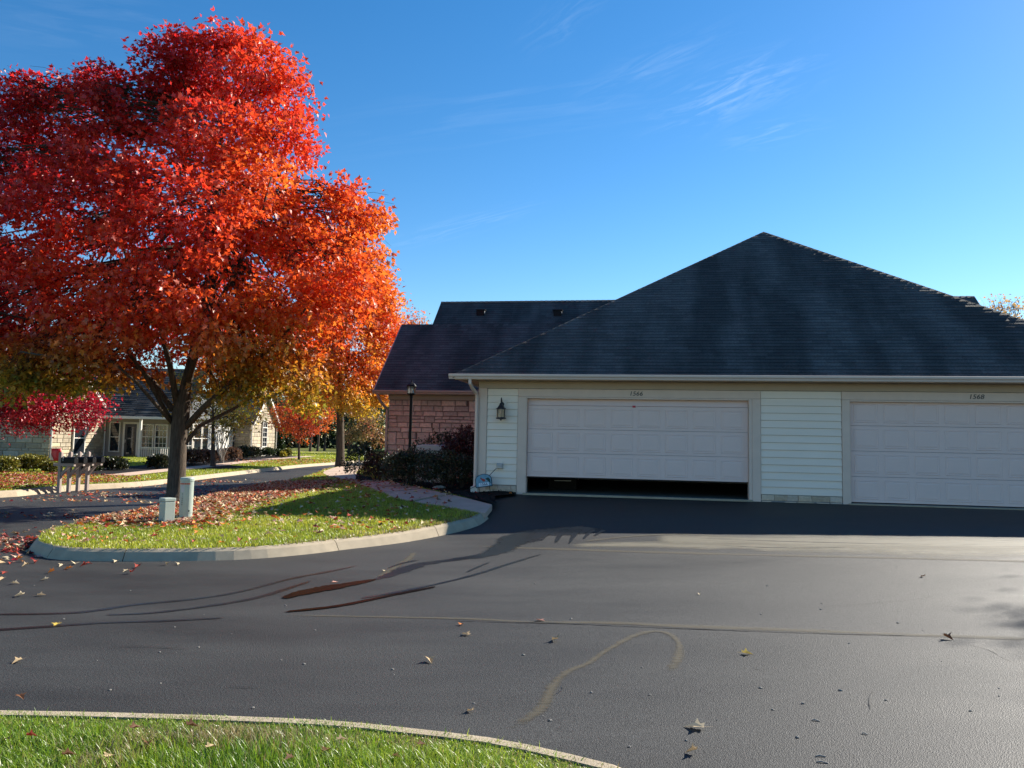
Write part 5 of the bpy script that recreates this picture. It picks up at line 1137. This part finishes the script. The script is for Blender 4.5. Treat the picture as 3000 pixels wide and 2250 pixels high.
def pedestals():
    b = on(lawn_z, 543, 1524); z = float(lawn_z(*b)); s = b[1]/FPX
    root = empty('utility_pedestal', (b[0],b[1],z), R(0), label='tall round pale green utility pedestal with an orange band before the maple trunk', cat='pedestal')
    r = 18.5*s; h = 120*s
    m = MB(); m.lathe([(r*.96,-.15),(r*.96,.13)], 24); m.build('base', M['pedestal_green'], root, smooth=False)
    m = MB(); m.lathe([(r*.99,.132),(r*1.0,.15),(r*1.0,h-.03)], 24); m.build('body', M['pedestal_green'], root, smooth=False)
    m = MB(); m.lathe([(r*1.07,h-.045),(r*1.07,h),(r*1.0,h+.018),(r*.6,h+.026),(.01,h+.028)], 24); m.build('cap', M['pedestal_green'], root, smooth=False)
    m = MB()
    for k in range(7):
        a0 = R(215+15*k); a1 = R(215+15*(k+1)); q = r*1.006; m.add([(q*math.cos(a0),q*math.sin(a0),h-.10),(q*math.cos(a1),q*math.sin(a1),h-.10),(q*math.cos(a1),q*math.sin(a1),h-.075),(q*math.cos(a0),q*math.sin(a0),h-.075)], [(0,1,2,3)])
    m.build('orange_band', M['orange_band'], root)
    m = MB(); q = r*1.005
    for k in range(3):
        a0 = R(238+11*k); a1 = R(238+11*(k+1)); m.add([(q*math.cos(a0),q*math.sin(a0),h-.23),(q*math.cos(a1),q*math.sin(a1),h-.23),(q*math.cos(a1),q*math.sin(a1),h-.12),(q*math.cos(a0),q*math.sin(a0),h-.12)], [(0,1,2,3)])
    m.build('label_plate', M['grey_lid'], root)
    a = R(255)
    for k, ch in enumerate('F18888'):
        link('lettering', text_mesh(ch, .04, .0008, M['number_black']), root, (r*1.01*math.cos(a), r*1.01*math.sin(a), h-.27-.036*k), (R(90),0,a+R(90)))
    m = MB(); m.tube([(r*.75,-r*.68,.17),(r*.77,-r*.70,.17)], .014, 8); m.build('lock', M['black_metal'], root)
    b = on(lawn_z, 487, 1536); z = float(lawn_z(*b)); s = b[1]/FPX; w = 22*s; h = 76*s
    root = empty('utility_box', (b[0],b[1],z), R(-38), label='short square grey-green utility box left of the round pedestal', cat='utility box')
    m = MB(); t = .82; W = w*.72; m.add([(-W,-W,-.1),(W,-W,-.1),(W,W,-.1),(-W,W,-.1),(-W*1.02,-W*1.02,h-.06),(W*1.02,-W*1.02,h-.06),(W*1.02,W*1.02,h-.06),(-W*1.02,W*1.02,h-.06)], [(0,3,2,1),(4,5,6,7),(0,1,5,4),(1,2,6,5),(2,3,7,6),(3,0,4,7)]); m.build('body', M['pedestal_green'], root, bevel=.012)
    m = MB(); m.box(-W*1.08,W*1.08,-W*1.08,W*1.08,h-.058,h); m.build('lid', M['pedestal_green'], root, bevel=.01)
    m = MB(); m.box(-W*.75,W*.75,-W*1.03,-W*1.005,.02,h-.10); m.build('door_panel', M['pedestal_green'], root, bevel=.004); m = MB(); m.tube([(W*.5,-W*1.03,.1),(W*.5,-W*1.1,.1)], .012, 6); m.build('bolt', M['metal_zinc'], root)
pedestals()
def mailbox(base, rz, label, group, box_mat, w, post_mat='taupe_paint'):
    root = empty('mailbox', base, rz, label=label, cat='mailbox', group=group); root.scale = (.86,.86,.86)
    m = MB(); m.box(-.05,.05,-.05,.05,-.15,1.12); m.build('post', M[post_mat], root, bevel=.006); m = MB(); m.add([(-.05,-.05,1.121),(.05,-.05,1.121),(.05,.05,1.121),(-.05,.05,1.121),(0,0,1.16)], [(0,1,4),(1,2,4),(2,3,4),(3,0,4)]); m.build('post_cap', M[post_mat], root)
    m = MB(); m.box(-.22,.50,-.0475,.0475,.70,.79); m.build('arm', M[post_mat], root, bevel=.004)
    m = MB(); m.prism([(.05,.36),(.05,.50),(.26,.699),(.34,.699)], 'y', -.035, .035); m.build('brace', M[post_mat], root)
    # box with a domed top, door to +x
    n = 8; prof = [(-.085,.80),(.085,.80),(.085,.92)]+[(.085*math.cos(math.pi*k/n), .92+.075*math.sin(math.pi*k/n)) for k in range(1,n)]+[(-.085,.92)]
    m = MB(); m.prism(prof, 'x', .07, .53); bo = m.build('box', M[box_mat], root)
    m = MB(); m.prism([(y*1.04,.80+(z-.80)*1.02) for y, z in prof], 'x', .5305, .545); d = m.build('door', M['black_metal'], bo); m = MB(); m.tube([(.545,0,.96),(.565,0,.955)], .012, 6); m.build('handle', M['metal_zinc'], d)
    m = MB(); m.box(.14,.155,-.098,-.09,.86,1.02); m.box(.155,.22,-.098,-.09,.99,1.02); m.build('flag', M['metal_zinc'], bo)
    return root
mbx = [on(lawn_z, x, y) for x, y in ((173,1430),(203,1427),(229,1426),(254,1424))]
p0 = np.array(mbx[0]); p3 = np.array(mbx[3]); dirv = (p3-p0)
for i, lab in enumerate(('greenish black mailbox nearest the camera in the row of four','second black mailbox from the near end of the row of four','third black mailbox from the near end of the row of four','last black mailbox at the far end of the row of four')):
    q = p0+dirv*(i/3); mailbox((q[0],q[1],float(lawn_z(*q))), R(-8), lab, 'row of four mailboxes by the lane', 'black_metal', 1)
fb = on(lawn_z, 1052, 1351)
for i, lab in enumerate(('white-posted mailbox, leftmost of the far trio up the lane','white-posted mailbox, middle of the far trio up the lane','white-posted mailbox, rightmost of the far trio up the lane')):
    mailbox((fb[0]+.33*i,fb[1]+.25*i,float(lawn_z(*fb))), R(-100), lab, 'far white-posted mailboxes', 'black_metal', 1, 'white_paint')
def red_flag():
    b = spx(143, 1384); root = empty('garden_flag', b, R(8), label='small red garden flag with a white patch among the left shrubs', cat='flag'); s = b[1]/FPX
    m = MB(); m.tube([(0,0,-.1),(0,0,.85),(.02,0,.9),(.4,0,.9)], .008, 6); m.build('stand', M['black_metal'], root)
    m = MB(); nx = 8
    for j in range(5):
        for i in range(nx+1): m.v.append((.03+.34*i/nx, .03*math.sin(i*.9+j*.4), .88-.46*j/4))
    for j in range(4):
        for i in range(nx): q = j*(nx+1)+i; m.f.append((q,q+1,q+nx+2,q+nx+1))
    o = m.build('cloth', M['red_plastic'], root, smooth=True); so = o.modifiers.new('s','SOLIDIFY'); so.thickness = .004
    m = MB(); m.prism([(.04,.45),(.16,.45),(.04,.70)], 'y', -.05, -.045); m.build('white_patch', M['white_paint'], root)
red_flag()
def lid_box():
    b = bpt(-2.1, 3.7); root = empty('covered_unit', b, -YAW, label='pale grey round-topped utility unit behind the bed shrubs', cat='utility box')
    m = MB(); m.box(-.36,.36,-.33,.33,-.1,.86); m.build('cabinet', M['grey_lid'], root, bevel=.02)
    m = MB(); m.prism([(-.42,.862),(.42,.862),(.42,.96),(.36,1.02),(.2,1.045),(-.2,1.045),(-.36,1.02),(-.42,.96)], 'y', -.38, .38); m.build('lid', M['grey_lid'], root, bevel=.03, seg=3)
lid_box()
def rock(name, label, base, r, seed, mat='pale_rock', flat=.5):
    rng = np.random.default_rng(seed); bm = bmesh.new(); bmesh.ops.create_icosphere(bm, subdivisions=2, radius=r)
    for v in bm.verts: v.co *= 1+.14*rng.normal(); v.co.z *= flat
    me = bpy.data.meshes.new(name); bm.to_mesh(me); bm.free(); me.materials.append(M[mat]); return tag(link(name, me, None, base), label, 'stone')
b = on(bed_z, 1288, 1432); rock('garden_stone', 'flat pale stone lying in the mulch in front of the dark shrubs', (b[0],b[1],float(bed_z(*b))+.03), .15, 3, flat=.35)
def cabinet():
    p = house_pt(1.75, 2.2, .013); root = empty('storage_chest', p, -YAW, label='black storage chest just inside the raised garage door', cat='chest')
    m = MB(); m.box(-.35,.35,-.25,.25,0,.55); m.build('body', M['rubber'], root, bevel=.015); m = MB(); m.box(-.2,.22,-.275,-.251,.2,.215); m.build('handle', M['metal_zinc'], root)
cabinet()

# ------------------------------------------------------------------ grass
path_poly = [(p.x,p.y) for p in PO]+[(p.x,p.y) for p in PI[::-1]]
def vnoise(X, Y, s, seed):
    """smooth value noise"""
    rng = np.random.default_rng(seed); T = rng.uniform(0,1,(64,64)); x = X*s; y = Y*s; i = np.floor(x).astype(int); j = np.floor(y).astype(int); fx = sm(x-i); fy = sm(y-j)
    g = lambda a, b: T[a % 64, b % 64]
    return (g(i,j)*(1-fx)+g(i+1,j)*fx)*(1-fy)+(g(i,j+1)*(1-fx)+g(i+1,j+1)*fx)*fy
def grass(name, label, poly, box, dens, length, width, fn, seed, cols, segs=1, exclude=(), tall=0.0, dryfn=None, densfn=None, lenfn=None):
    rng = np.random.default_rng(seed); x0,x1,y0,y1 = box; n = int((x1-x0)*(y1-y0)*dens); X = rng.uniform(x0,x1,n); Y = rng.uniform(y0,y1,n)
    ok = pt_in_poly(X, Y, poly)
    for e in exclude: ok &= ~pt_in_poly(X, Y, e)
    if densfn is not None: ok &= rng.uniform(0,1,n) < densfn(X, Y)
    X = X[ok]; Y = Y[ok]; n = len(X); Z = fn(X, Y)-.012
    cl = vnoise(X, Y, 5, seed+1)*.6+vnoise(X, Y, 1.3, seed+2)*.4
    L = length*rng.uniform(.45,1.15,n)*(.55+.9*cl); L = L*(lenfn(X, Y) if lenfn is not None else 1); L = np.where(rng.uniform(0,1,n) < tall, L*1.7+.01, L); L = np.minimum(L, 1.45*length)
    a = rng.uniform(0,2*math.pi,n)+1.5*(vnoise(X,Y,3,seed+3)-.5); lean = np.minimum(rng.uniform(.1,1.0,n)*(.6+.8*vnoise(X,Y,4,seed+4)), .95); d = np.stack([np.cos(a),np.sin(a),0*a],1); w = width*rng.uniform(.7,1.4,n)
    side = np.stack([-np.sin(a+rng.uniform(-.8,.8,n)),np.cos(a),0*a],1); P = np.stack([X,Y,Z],1)
    levels = [0,.55,1.0] if segs == 2 else ([0,.4,.75,1.0] if segs == 3 else [0,1.0])
    rows = []
    for t in levels:
        c = P+d*(lean*L*t*t)[:,None]+np.array([0,0,1])*(L*t*np.sqrt(np.clip(1-(lean*t)**2*.45,.2,1)))[:,None]; ww = (w*(1-t**1.5)*.5)[:,None]
        if t < 1: rows += [c-side*ww, c+side*ww]
        else: rows += [c]
    V = np.stack(rows,1); k = V.shape[1]; fl = []; fn_ = []
    for s in range(len(levels)-2): fl += [2*s,2*s+1,2*s+3,2*s+2]; fn_.append(4)
    s = len(levels)-2; fl += [2*s,2*s+1,2*s+2]; fn_.append(3)
    loops = (np.array(fl)[None,:]+(np.arange(n)*k)[:,None]).reshape(-1); faces = np.tile(fn_, n)
    g = ramp(np.clip(vnoise(X,Y,1.7,seed+5)*.6+.25*rng.normal(size=n)+.25,0,1), cols)
    dry = rng.uniform(0,1,n) < .06
    if dryfn is not None: dry |= rng.uniform(0,1,n) < dryfn(X, Y)
    g[dry] = np.array([.34,.27,.12])*rng.uniform(.6,1.2,(dry.sum(),1)); g *= rng.uniform(.75,1.3,(n,1))
    o = soup(name, V.reshape(-1,3), faces, M['grass_blade'], col=np.repeat(g,k,0), loops=loops)
    return tag(o, label, 'grass', kind='stuff')
GC = [(0,(.10,.20,.015)),(.5,(.19,.32,.02)),(1,(.34,.40,.04))]
LC = [(0,(.20,.28,.02)),(.5,(.34,.40,.03)),(1,(.52,.50,.06))]
front_full = [(p.x,p.y) for p in offset_line(FR_LINE,-.105)]+[(-30,-9)]
FK = np.array([(p.x,p.y) for p in FR_LINE])
def flen(X, Y):
    out = np.ones(len(X))
    for s in range(0, len(X), 20000): out[s:s+20000] = np.clip((np.sqrt(((X[s:s+20000,None]-FK[None,:,0])**2+(Y[s:s+20000,None]-FK[None,:,1])**2).min(1))-.10)/.40, .32, 1)
    return out
def fdry(X, Y):
    c = np.exp(-(((X+1.35)/.5)**2+((Y-3.95)/.14)**2))*.85; e = sm((X-.05)/.6)*.75
    return np.clip(c+e+.35*(vnoise(X,Y,2.2,91) > .72), 0, .9)
grass('grass', 'long bright green grass in the kerbed verge at the bottom left', front_full, (-4.2,1.7,2.4,4.45), 11000, .075, .0052, lawn_z, 201, GC, 3, tall=.02, dryfn=fdry, lenfn=flen)
grass('grass', 'green grass of the verge beside the viewer', front_full, (-9,1.8,-1.5,2.4), 1600, .075, .008, lawn_z, 202, GC, 2)
grass('grass', 'green grass of the verge running off to the left', front_full, (-10,-4.2,2.4,4.45), 2500, .07, .008, lawn_z, 203, GC, 2, lenfn=flen)
isl_full = [(p.x,p.y) for p in offset_line(ISL_LINE,-.12)]+[(12,30),(2.5,30),hp(-.1,8),hp(-.1,.15),hp(-.02,-.9)]
kerb_edge = [(p.x,p.y) for p in offset_line(ISL_LINE,-.12)][:40]; KE = np.array(kerb_edge)
def idry(X, Y):
    out = np.zeros(len(X))
    for s in range(0, len(X), 20000):
        d = np.sqrt(((X[s:s+20000,None]-KE[None,:,0])**2+(Y[s:s+20000,None]-KE[None,:,1])**2).min(1)); out[s:s+20000] = np.clip(.75-d/.45,0,.7)
    return out*(X > -3.2)
grass('grass', 'bright mown grass on the kerbed lawn island', isl_full, (-7.6,-.3,10.1,19), 2400, .062, .011, lawn_z, 204, LC, 2, exclude=(path_poly,bed_poly), dryfn=idry)
grass('grass', 'mown grass of the strip between lane and path', isl_full, (-9.6,-2,19,46), 520, .07, .022, lawn_z, 205, LC, 1, exclude=(path_poly,bed_poly))
wk_poly = [(p.x,p.y) for p in offset_line(wkl,-.02)]+[(p.x,p.y) for p in wkb[::-1]]
grass('grass', 'mown grass across the lane', [(p.x,p.y) for p in offset_line(LEFT_LINE,.14)]+[(20,95),(-110,95),(-110,16)], (-24,-9,16.3,48), 330, .075, .03, lawn_z, 206, LC, 1, exclude=(wk_poly,disc(b3[0],b3[1]-.5,1.5,2.6)))
grass('grass', 'far mown grass before the tree line', [(p.x,p.y) for p in offset_line(LEFT_LINE,.14)]+[(20,95),(-110,95),(-110,16)], (-24,-2,48,80), 90, .09, .07, lawn_z, 207, LC, 1, exclude=(wk_poly,))

# ------------------------------------------------------------------ fallen leaves
FALL = {'red': (.36,.05,.03), 'crimson': (.22,.012,.02), 'orange': (.55,.17,.03), 'tan': (.50,.36,.20), 'pale': (.62,.50,.32), 'gold': (.60,.42,.08), 'brown': (.16,.07,.03), 'pink': (.50,.26,.20)}
def fallen(name, label, X, Y, fn, size, pal, seed, lift=.012, tmpl='maple', cat='fallen leaves'):
    rng = np.random.default_rng(seed); n = len(X); P = np.stack([X,Y,fn(X,Y)+lift+rng.uniform(0,.015,n)],1); V0, F0 = (MAPLE_V, MAPLE_F) if tmpl == 'maple' else (STAR_V, STAR_F)
    a = rng.uniform(0,6.28,n); ax = np.stack([np.cos(a),np.sin(a),rng.uniform(-.25,.35,n)],1); ax /= np.linalg.norm(ax,axis=1)[:,None]; nr = np.stack([rng.normal(size=n)*.3,rng.normal(size=n)*.3,np.ones(n)],1); nr -= ax*np.sum(ax*nr,1)[:,None]; nr /= np.linalg.norm(nr,axis=1)[:,None]; rtv = np.cross(ax,nr)
    s = (size*rng.uniform(.6,1.25,n))[:,None,None]; curl = rng.uniform(.5,4.0,(n,1,1))*rng.choice([-1,1],(n,1,1),p=[.2,.8])
    V = P[:,None,:]+s*(V0[None,:,0:1]*rtv[:,None,:]+(V0[None,:,1:2]-.4)*ax[:,None,:]+curl*V0[None,:,2:3]*nr[:,None,:]); k = len(V0)
    V[:,:,2] = np.maximum(V[:,:,2], fn(V[:,:,0].ravel(),V[:,:,1].ravel()).reshape(n,k)+.004)
    c = np.array([FALL[p] for p in pal])[rng.integers(0,len(pal),n)]*rng.uniform(.7,1.3,(n,1)); F = np.array(F0); loops = (F[None]+(np.arange(n)*k)[:,None,None]).reshape(-1)
    return tag(soup(name, V.reshape(-1,3), np.full(n*len(F0),3), M['fallen'], col=np.repeat(c,k,0), loops=loops), label, cat, kind='stuff')
rg = np.random.default_rng(77)
def scatter(box, n, dens, poly=None, exclude=()):
    X = rg.uniform(box[0],box[1],n); Y = rg.uniform(box[2],box[3],n); ok = rg.uniform(0,1,n) < dens(X,Y)
    if poly: ok &= pt_in_poly(X,Y,poly)
    for e in exclude: ok &= ~pt_in_poly(X,Y,e)
    return X[ok], Y[ok]
# thick drift on the lane side of the lawn
dd = lambda X, Y: np.clip(sm((-4.4-.05*(Y-14)-X)/2.0)*1.5+.06, 0, 1.3)*sm((Y-11.6+.25*(X+5))/1.8)*(.35+.9*vnoise(X,Y,1.4,5))
X, Y = scatter((-7.9,-1.2,10.5,26), 34000, dd, isl_full, (bed_poly,)); fallen('fallen_leaves', 'thick drift of orange and tan leaves on the lawn under the big maple', X, Y, lambda x,y: lawn_z(x,y)+.042, .09, ['orange','tan','red','pink','pale','red','brown','tan'], 301)
X, Y = scatter((-9.5,-4,26,40), 5000, lambda X,Y: .7*vnoise(X,Y,.9,6), isl_full, (path_poly,bed_poly)); fallen('fallen_leaves', 'orange leaves strewn along the lane edge further back', X, Y, lambda x,y: lawn_z(x,y)+.03, .10, ['orange','tan','red','gold'], 302, tmpl='star')
road_ok = lambda X, Y: np.ones(len(X))
X, Y = scatter((-12.2,-7.5,11.5,30), 5200, lambda X,Y: .75*np.clip(vnoise(X*.5,Y,1.1,7)*1.6-.45,0,1), None, (isl_full,)); fallen('fallen_leaves', 'red and tan leaves scattered across the lane asphalt', X, Y, road_z, .085, ['red','tan','pink','pale','orange','crimson'], 303, .006)
X, Y = scatter((-11.5,-6.1,9.8,13.2), 3600, lambda X,Y: np.exp(-(((X+7.6)/1.1)**2+((Y-11.2)/1.0)**2))*1.0+.06, None, (isl_full,)); ok = ~pt_in_poly(X,Y,[(p.x,p.y) for p in ISL_LINE]+[(12,60)]); fallen('fallen_leaves', 'drift of red leaves heaped against the nose of the kerbed lawn', X[ok], Y[ok], road_z, .085, ['red','tan','pink','pale','crimson','brown','red'], 304, .006)
X, Y = scatter((-24,-11,16.2,30), 24000, lambda X,Y: np.clip(1.15-np.hypot((X+16.5)/6.5,(Y-22)/6)**2,0,1)*(.4+.8*vnoise(X,Y,1.2,9)), [(p.x,p.y) for p in left_in]+[(20,95),(-110,95),(-110,16)]); fallen('fallen_leaves', 'crimson leaves carpeting the lawn around the mailboxes', X, Y, lambda x,y: lawn_z(x,y)+.03, .095, ['crimson','red','crimson','pink','orange'], 305, tmpl='star')
X, Y = scatter((-8,-1,15,33), 900, lambda X,Y: .55*vnoise(X,Y,1.5,10), path_poly); fallen('fallen_leaves', 'reddish leaves scattered on the concrete garden path', X, Y, lambda x,y: lawn_z(x,y)+.02, .09, ['red','brown','crimson','orange'], 306, .006)
X, Y = scatter((-8,.5,14,26), 900, lambda X,Y: .35*vnoise(X,Y,1.5,11)+.15*(X < -3), bed_poly); fallen('fallen_leaves', 'few brown and orange leaves caught in the mulch bed', X, Y, bed_z, .085, ['red','brown','tan','orange'], 307, .01)
X, Y = scatter((-17,-9,36,56), 3000, lambda X,Y: np.clip(1.1-np.hypot((X+12.5)/4,(Y-48)/8)**2,0,1)*.9, [(p.x,p.y) for p in left_in]+[(20,95),(-110,95),(-110,16)]); fallen('fallen_leaves', 'orange leaves on the far lawn under the small orange maple', X, Y, lambda x,y: lawn_z(x,y)+.03, .13, ['orange','tan','red'], 308, tmpl='star')

# single leaves one can pick out -----------------------------------------------------------
LEAFMESH = {}
def single_meshes():
    r = random.Random(4)
    for key, col in FALL.items():
        for v in range(3):
            bm = bmesh.new(); curl = r.uniform(1.0,4.5); vs = []
            for (x, y, z) in MAPLE_V: vs.append(bm.verts.new((x+r.uniform(-.03,.03), y-.4+r.uniform(-.03,.03), z*curl*.8+.06+.10*abs(x)*curl*.5+.12*max(0,y-.5)*r.uniform(-.3,1))))
            for f in MAPLE_F: bm.faces.new([vs[i] for i in f])
            # stalk
            s0 = [bm.verts.new((dx, -.40, .05)) for dx in (-.012,.012)]; s1 = [bm.verts.new((dx+.10, -.85, .10)) for dx in (-.008,.008)]; bm.faces.new((s0[0],s0[1],s1[1],s1[0]))
            me = bpy.data.meshes.new('maple_leaf'); bm.to_mesh(me); bm.free(); zmin = min(v.co.z for v in me.vertices)
            for v_ in me.vertices: v_.co.z -= zmin
            me.materials.append(M['fallen']); at = me.attributes.new('col','FLOAT_COLOR','POINT'); at.data.foreach_set('color', np.tile(np.array([*col,1],np.float32)*np.float32(r.uniform(.85,1.15)), len(me.vertices)))
            LEAFMESH.setdefault(key, []).append(me)
single_meshes(); RL = random.Random(8)
def leaf_at(p, z, size, colr, label, group):
    o = link('maple_leaf', RL.choice(LEAFMESH[colr]), None, (p[0],p[1],z+.003), (RL.uniform(-.15,.15),RL.uniform(-.15,.15),RL.uniform(0,6.28))); o.scale = (size,size,size*RL.uniform(.7,1.2)); return tag(o, label, 'leaf', group)
GA = 'single maple leaves on the driveway asphalt'
named = [(2037,2134,.115,'pale','large pale curled leaf in the right foreground of the driveway'),(2029,2208,.065,'tan','small tan leaf just below the large pale curled leaf'),(2777,1873,.085,'brown','dark red-brown leaf lying on the long seam at the right'),
 (2704,1691,.07,'brown','small dark red leaf alone far right on the driveway'),(2188,1917,.085,'gold','flat yellow leaf right of the curved tan smear'),(1584,1820,.095,'pink','pinkish curled leaf lying on the long tan seam'),(1627,1878,.085,'tan','tan leaf a step below the pinkish leaf'),
 (1364,1861,.08,'tan','narrow tan leaf left of the pair below the seam'),(1352,1832,.06,'orange','small orange leaf touching the seam from below'),(1260,1940,.085,'tan','star-shaped tan leaf in the middle of the dark asphalt'),(1377,2086,.055,'tan','tiny tan leaf just beyond the front kerb'),
 (2049,1743,.045,'pale','tiny pale scrap right of the driveway centre'),(165,1832,.08,'gold','golden leaf beside the dark streaks at far left'),(57,1748,.085,'pale','pale leaf at the left edge above the wet streaks'),(52,1941,.075,'tan','tan leaf at the left edge below the wet streaks'),
 (980,1706,.08,'pink','two-toned pink leaf on the rim of the wide puddle'),(1128,1674,.06,'pale','pale leaf at the upper end of the wide puddle'),(700,1637,.07,'pale','pale leaf tight against the kerb face')]
for x, y, s, c, lab in named:
    p = on(road_z, x, y); leaf_at(p, float(road_z(*p)), s, c, lab, GA)
nose = [(75,1660),(12,1680),(220,1654),(245,1660),(262,1652),(370,1674),(385,1681),(402,1664),(490,1656),(525,1655),(340,1648),(130,1700),(300,1640),(55,1640),(30,1652),(105,1650),(180,1660),(200,1668),(150,1680),(5,1700),(45,1712),(120,1746)]
for i, (x, y) in enumerate(nose):
    p = on(road_z, x, y); leaf_at(p, float(road_z(*p)), RL.uniform(.07,.10), RL.choice(['red','tan','orange','red','pale']), 'maple leaf lying on the asphalt below the kerb of the lawn nose', 'maple leaves on the asphalt around the lawn nose')
for x, y in ((60,2062),(430,2200),(200,2238),(320,2240),(620,2212),(960,2222),(1235,2205),(1160,2240),(20,2190),(90,2180),(395,2155),(560,2150),(1000,2190),(845,2246)):
    p = on(lawn_z, x, y); leaf_at(p, float(lawn_z(*p))+.03, RL.uniform(.045,.065), RL.choice(['brown','brown','brown','red','tan']), 'withered maple leaf caught in the grass of the front verge', 'withered leaves in the front verge')
cnt = 0
while cnt < 170:
    x = RL.uniform(120,1330); y = RL.uniform(1505,1600); p = on(lawn_z, x, y)
    if not pt_in_poly(np.array([p[0]]), np.array([p[1]]), isl_full)[0]: continue
    if RL.random() > math.exp(-max(0,x-300)/420): continue
    leaf_at(p, float(lawn_z(*p))+.035, RL.uniform(.06,.10), RL.choice(['red','tan','orange','tan','pink','pale']), 'fallen maple leaf on the near grass of the kerbed lawn', 'fallen leaves on the near grass of the kerbed lawn'); cnt += 1
for i, (x, y, l) in enumerate(((2390,2217,.05),(2392,2234,.055),(2378,2111,.045),(2525,2150,.03))):
    p = on(road_z, x, y); z = float(road_z(*p)); m = MB(); m.tube([(0,0,.004),(l*.4,.004,.007),(l,-.006,.004)], [.0035,.004,.003], 5)
    o = m.build('twig', M['pale_rock']); o.location = (p[0],p[1],z); o.rotation_euler = (0,0,R(-10*i)); tag(o, ['short pale twig, upper of the pair near the right foreground','short pale twig, lower of the pair near the right foreground','pale twig alone above the pair in the right foreground','tiny pale twig right of the lone twig'][i], 'twig')
px_peb = [(RL.uniform(100,2950), RL.uniform(1680,2200)) for _ in range(60)]
pm_ = rock('pebble', 'tiny pale pebble loose on the driveway asphalt', (0,0,-5), 1, 9, flat=.6); bpy.data.objects.remove(pm_)
pme = [m for m in bpy.data.meshes if m.name.startswith('pebble')][0]
for x, y in px_peb:
    p = on(road_z, x, y)
    if pt_in_poly(np.array([p[0]]), np.array([p[1]]), front_full)[0] or pt_in_poly(np.array([p[0]]), np.array([p[1]]), isl_full)[0]: continue
    s = RL.uniform(.004,.010); o = link('pebble', pme, None, (p[0],p[1],float(road_z(*p))+s*.4), (0,0,RL.uniform(0,6))); o.scale = (s*1.4,s,s); tag(o, 'tiny pale pebble loose on the driveway asphalt', 'pebble', 'pebbles scattered on the driveway')
# ------------------------------------------------------------------ the wood closing the view behind the lawns
def far_wood():
    rng = np.random.default_rng(404); n = 60000; X = rng.uniform(-190,60,n); Y = 118+14*rng.uniform(0,1,n)+6*np.sin(X*.05); top = 5.5+3.5*vnoise(X,Y*0,.09,17)+2.2*vnoise(X,Y,.4,18); Z = rng.uniform(0,1,n)**.8*top
    t = np.clip(vnoise(X,Z,.16,19)*1.1+.15*rng.normal(size=n),0,1); c = ramp(t, [(0,(.02,.035,.012)),(.45,(.05,.06,.018)),(.75,(.14,.09,.03)),(1,(.24,.12,.04))])*rng.uniform(.7,1.3,(n,1))
    o = leaf_cloud('far_wood', np.stack([X,Y,Z],1), .9, c, M['shrub_leaf'], rng, None, 'star'); tag(o, 'mixed olive and green wood closing the view behind the lawns', 'wood', kind='stuff')
far_wood()
